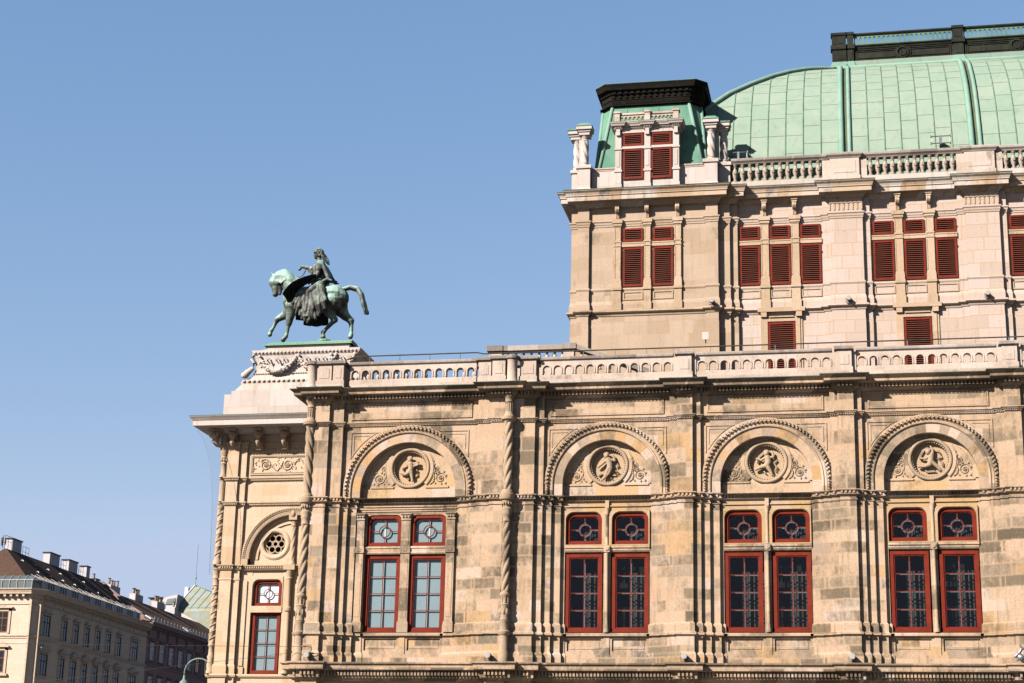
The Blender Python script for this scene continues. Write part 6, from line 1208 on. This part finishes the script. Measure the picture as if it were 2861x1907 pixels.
PH = thing('pink_house', 'dusky pink rendered house with white window frames and brown roof', 'house', (0, 0, 0))
MB().box(-90, FX, 95.56, 126, 0, 21.8).build('wall', M['pinkwall'], PH)
pth = [(FX, 95.57), (FX, 126)]
mb = MB().sweep(pth, [(-.2, 22.2), (.55, 22.16), (.55, 22.06), (.45, 21.95), (.42, 21.82), (.1, 21.8), (.05, 21.5), (0, 21.45), (-.2, 21.45)])
for k in range(66): y = 95.8 + k * .45; mb.box(FX, FX + .3, y, y + .18, 21.56, 21.79)
for k in range(11): y = 95.75 + k * 2.45; mb.box(FX, FX + .22, y - .12, y + .12, 20.95, 21.55); mb.box(FX, FX + .1, y - .14, y + .14, 20.6, 20.95)
mb.build('cornice', M['pinktrim'], PH)
mb = MB().sweep(pth, [(-.1, 18.45), (.12, 18.43), (.12, 18.35), (.05, 18.3), (.05, 18.1), (-.1, 18.08)]); mb.sweep(pth, [(-.1, 20.72), (.08, 20.7), (.08, 20.66), (-.1, 20.64)]); mb.build('string_course', M['pinktrim'], PH)
for k in range(9):
    a = 96.38 + k * 2.42; face_window(PH, FX, a, a + 1.0, 18.66, 20.26, 0, M['whitepaint'] if k != 5 else M['darkframe']); face_window(PH, FX, a, a + 1.0, 15.4, 17.1, 0, M['whitepaint'])
    if k: MB().box(FX, FX + .06, a - .95, a - .45, 18.46, 20.63).build('pilaster_strip', M['pinkwall'], PH)
PR2 = MB().hull([(-77, 95.6, 22.2), (-67.1, 95.6, 22.2), (-67.1, 126, 22.2), (-77, 126, 22.2)], [(-72.7, 95.6, 25.3), (-72.5, 95.6, 25.3), (-72.5, 126, 25.3), (-72.7, 126, 25.3)]).build('roof', M['tiles'], PH)
mb = MB(); mb.tube([(-67.3, 96.5, 22.52), (-67.3, 125, 22.52)], .03, 5); mb.box(-67.25, -66.95, 95.7, 126, 22.16, 22.26)
for k in range(34): y = 96.6 + k * .85; mb.tube([(-67.3, y, 22.3), (-67.3, y, 22.74)], .03, 5)
mb.build('snow_fence', M['steel'], PR2)
for y in (105.6, 116.0, 95.9): MB().hull([(-68.0, y, 22.75), (-67.4, y, 22.4), (-67.4, y + 1.1, 22.4), (-68.0, y + 1.1, 22.75)], [(-68.0, y, 22.85), (-67.4, y, 22.5), (-67.4, y + 1.1, 22.5), (-68.0, y + 1.1, 22.85)]).build('roof_light', M['whitepaint'], PR2)
MB().hull([(-73.0, 95.45, 22.2), (-67.2, 95.45, 22.2), (-67.2, 95.75, 22.2), (-73.0, 95.75, 22.2)], [(-72.7, 95.45, 26.0), (-72.45, 95.45, 26.0), (-72.45, 95.75, 26.0), (-72.7, 95.75, 26.0)]).build('party_wall', M['pinktrim'], PR2)
chimney(PR2, 97.6, 99.9, 26.0, 25.3, 4, cap=False); chimney(PR2, 103.7, 105.7, 26.0, 25.3, 5, cap=False); chimney(PR2, 109.45, 111.5, 26.0, 25.3, 5, cap=False); chimney(PR2, 114.3, 115.25, 26.02, 25.4, 1, cap=False)

GH = thing('green_roofed_house', 'white gabled house with a pale green seamed metal roof behind the pink house', 'house', (0, 0, 0))
MB().slab([(-75.45, 0), (-62, 0), (-62, 22.2), (-69, 23.4), (-74.9, 26.55), (-75.45, 26.9)], 121.6, 130).build('wall', M['chimney'], GH)
apex = (-74.0, 123.6, 29.75); A_, B_ = (-75.5, 121.9, 26.98), (-67.6, 121.9, 26.98); C_, D_ = (-66.6, 131, 26.98), (-75.5, 131, 26.98)
mb = MB(); mb.add([A_, B_, C_, D_, apex], [(0, 1, 4), (1, 2, 4), (2, 3, 4), (3, 0, 4), (3, 2, 1, 0)]); mb.hull([(-75.2, 121.75, 26.5), (-66, 121.5, 22), (-66, 130, 22), (-75.2, 130, 26.5)], [(-75.2, 121.9, 26.96), (-66, 121.9, 26.96), (-66, 130, 26.96), (-75.2, 130, 26.96)]); GR = mb.build('metal_roof', M['greyroof'], GH)
mb = MB()
for k in range(1, 9):
    t = k / 9; p = Vector(A_).lerp(Vector(B_), t); q = Vector(apex).lerp(Vector(B_), t); mb.tube([p + Vector((0, -.03, .0)), q + Vector((0, -.03, .02))], .025, 4); mb.tube([(p.x, 121.86, 26.98), (p.x + .1, 121.6, 23.0)], .02, 4)
mb.tube([A_, B_], .03, 5); mb.tube([B_, apex], .05, 5); mb.build('standing_seam', M['seam'], GR); MB().tube([(A_[0] - .05, A_[1] - .05, A_[2]), (apex[0] - .05, apex[1] - .05, apex[2])], .07, 5).build('verge', M['whitepaint'], GR)
mb = MB(); mb.tube([(-73.95, 123.4, 29.6), (-73.95, 123.4, 34.25)], .03, 6); mb.ball((-73.95, 123.4, 30.5), (.11, .11, .16), 8, 6); mb.tube([(-73.95, 123.4, 29.6), (-73.95, 123.4, 31.0)], .045, 6); mb.build('mast', M['rib'], GR)
MB().box(-75.4, -75.0, 124, 124.5, 28.6, 29.6).build('chimney', M['whitepaint'], GR)
PT = thing('rooftop_penthouse', 'pale rooftop penthouse with sloping glass between the chimneys and the green roof', 'penthouse', (0, 0, 0))
mb = MB(); mb.hull([(-77.4, 121, 25), (-75.3, 121, 25), (-75.3, 124, 25), (-77.4, 124, 25)], [(-76.6, 121, 28.0), (-75.0, 121, 28.35), (-75.0, 124, 28.35), (-76.6, 124, 28.0)]); mb.hull([(-80.2, 125, 25), (-76.5, 125, 25), (-76.5, 128, 25), (-80.2, 128, 25)], [(-80.2, 125, 27.5), (-76.5, 125, 27.9), (-76.5, 128, 27.9), (-80.2, 128, 27.5)]); mb.build('wall', M['chimney'], PT)
MB().hull([(-76.35, 120.9, 27.25), (-75.25, 120.9, 27.25), (-75.25, 120.98, 27.25), (-76.35, 120.98, 27.25)], [(-76.1, 120.95, 27.85), (-75.15, 120.95, 27.95), (-75.15, 120.99, 27.95), (-76.1, 120.99, 27.85)]).build('glass_roof', M['glaz'], PT)
MB().box(-79.6, -77.2, 124.4, 124.8, 27.3, 28.4).build('zinc_wall', M['greyroof'], PT); MB().box(-79.8, -76.9, 124.2, 127, 28.4, 28.5).build('flat_roof', M['darkframe'], PT)
# foliage: leaf-sized faces through the volume of the crown
gl_ = G('leaf_green'); gl_.base(gl_.mix(gl_.smooth(gl_.noise(2.5, 3, .6, gl_.obj()), .35, .65), (0.02, 0.03, 0.007), (0.04, 0.05, 0.012))); gl_.b.inputs['Roughness'].default_value = .7; M['leaf'] = gl_.m
def shrub(x, y, z, blobs, n, lb, cat):
    t = thing('roof_shrub', lb, cat, (x, y, z)); rr = random.Random(int(abs(x) * 10)); mb = MB()
    for k in range(n):
        bx, bz, br = rr.choice(blobs); d = Vector((rr.gauss(0, 1), rr.gauss(0, 1), rr.gauss(0, 1))).normalized() * br * rr.random() ** .4; c_ = Vector((bx, 0, bz)) + d; a = Vector((rr.gauss(0, 1), rr.gauss(0, 1), rr.gauss(0, 1))).normalized() * rr.uniform(.05, .11); b = a.cross(Vector((rr.gauss(0, 1), rr.gauss(0, 1), rr.gauss(0, 1)))).normalized() * .05
        mb.add([c_ - a, c_ + b, c_ + a, c_ - b], [(0, 1, 2, 3)])
    mb.build('foliage', M['leaf'], t); MB().tube([(0, 0, -1.5), (0, 0, .2), (.1, 0, .8)], [.07, .06, .03], 6).build('trunk', M['pot'], t)
shrub(-73.6, 129, 28.6, [(-.2, .75, .55), (.35, .95, .5), (.8, .6, .5), (.3, .45, .6), (1.2, .3, .4)], 1500, 'rounded dark green shrub growing behind the ridge of the green metal roof', 'shrub')
shrub(-76.2, 119.5, 26.0, [(0, .5, .4), (.1, 1.0, .35), (-.1, .1, .35), (.25, .75, .3)], 700, 'loose yellow green shrub on the roof terrace beside the last chimney pots', 'shrub')
# street lamp beyond the pavilion
SL = thing('street_lamp', 'green street lamp with a curved arm and bell shade at the corner of the pavilion', 'street lamp', (-39.75, 40, 0))
pts = [(0, 0, 0), (0, 0, 11.9)] + [(-.88 + .88 * cos(pi * k / 14), 0, 11.98 + .82 * sin(pi * k / 14)) for k in range(15)] + [(-1.76, 0, 11.75)]
MB().tube(pts, [.09, .06] + [.048] * 15 + [.05], 8).build('pole', M['lampgreen'], SL, True)
auto_smooth(MB().lathe((-1.76, 0, 11.1), [(.02, .72), (.07, .66), (.07, .50), (.10, .46), (.12, .40), (.22, .32), (.29, .2), (.32, .02), (.29, .0), (.0, .05)], 18).build('lamp_shade', M['lampgreen'], SL), 40)
MB().ball((-1.76, 0, 11.1), (.2, .2, .12), 12, 8).build('lamp_glass', M['whitepaint'], SL)
# lower streets beyond, only what carries the houses
tag(MB().box(-67.3, -55, 60, 140, 0.004, 0.14).build('pavement', pm.m), None, None, None, 'structure')
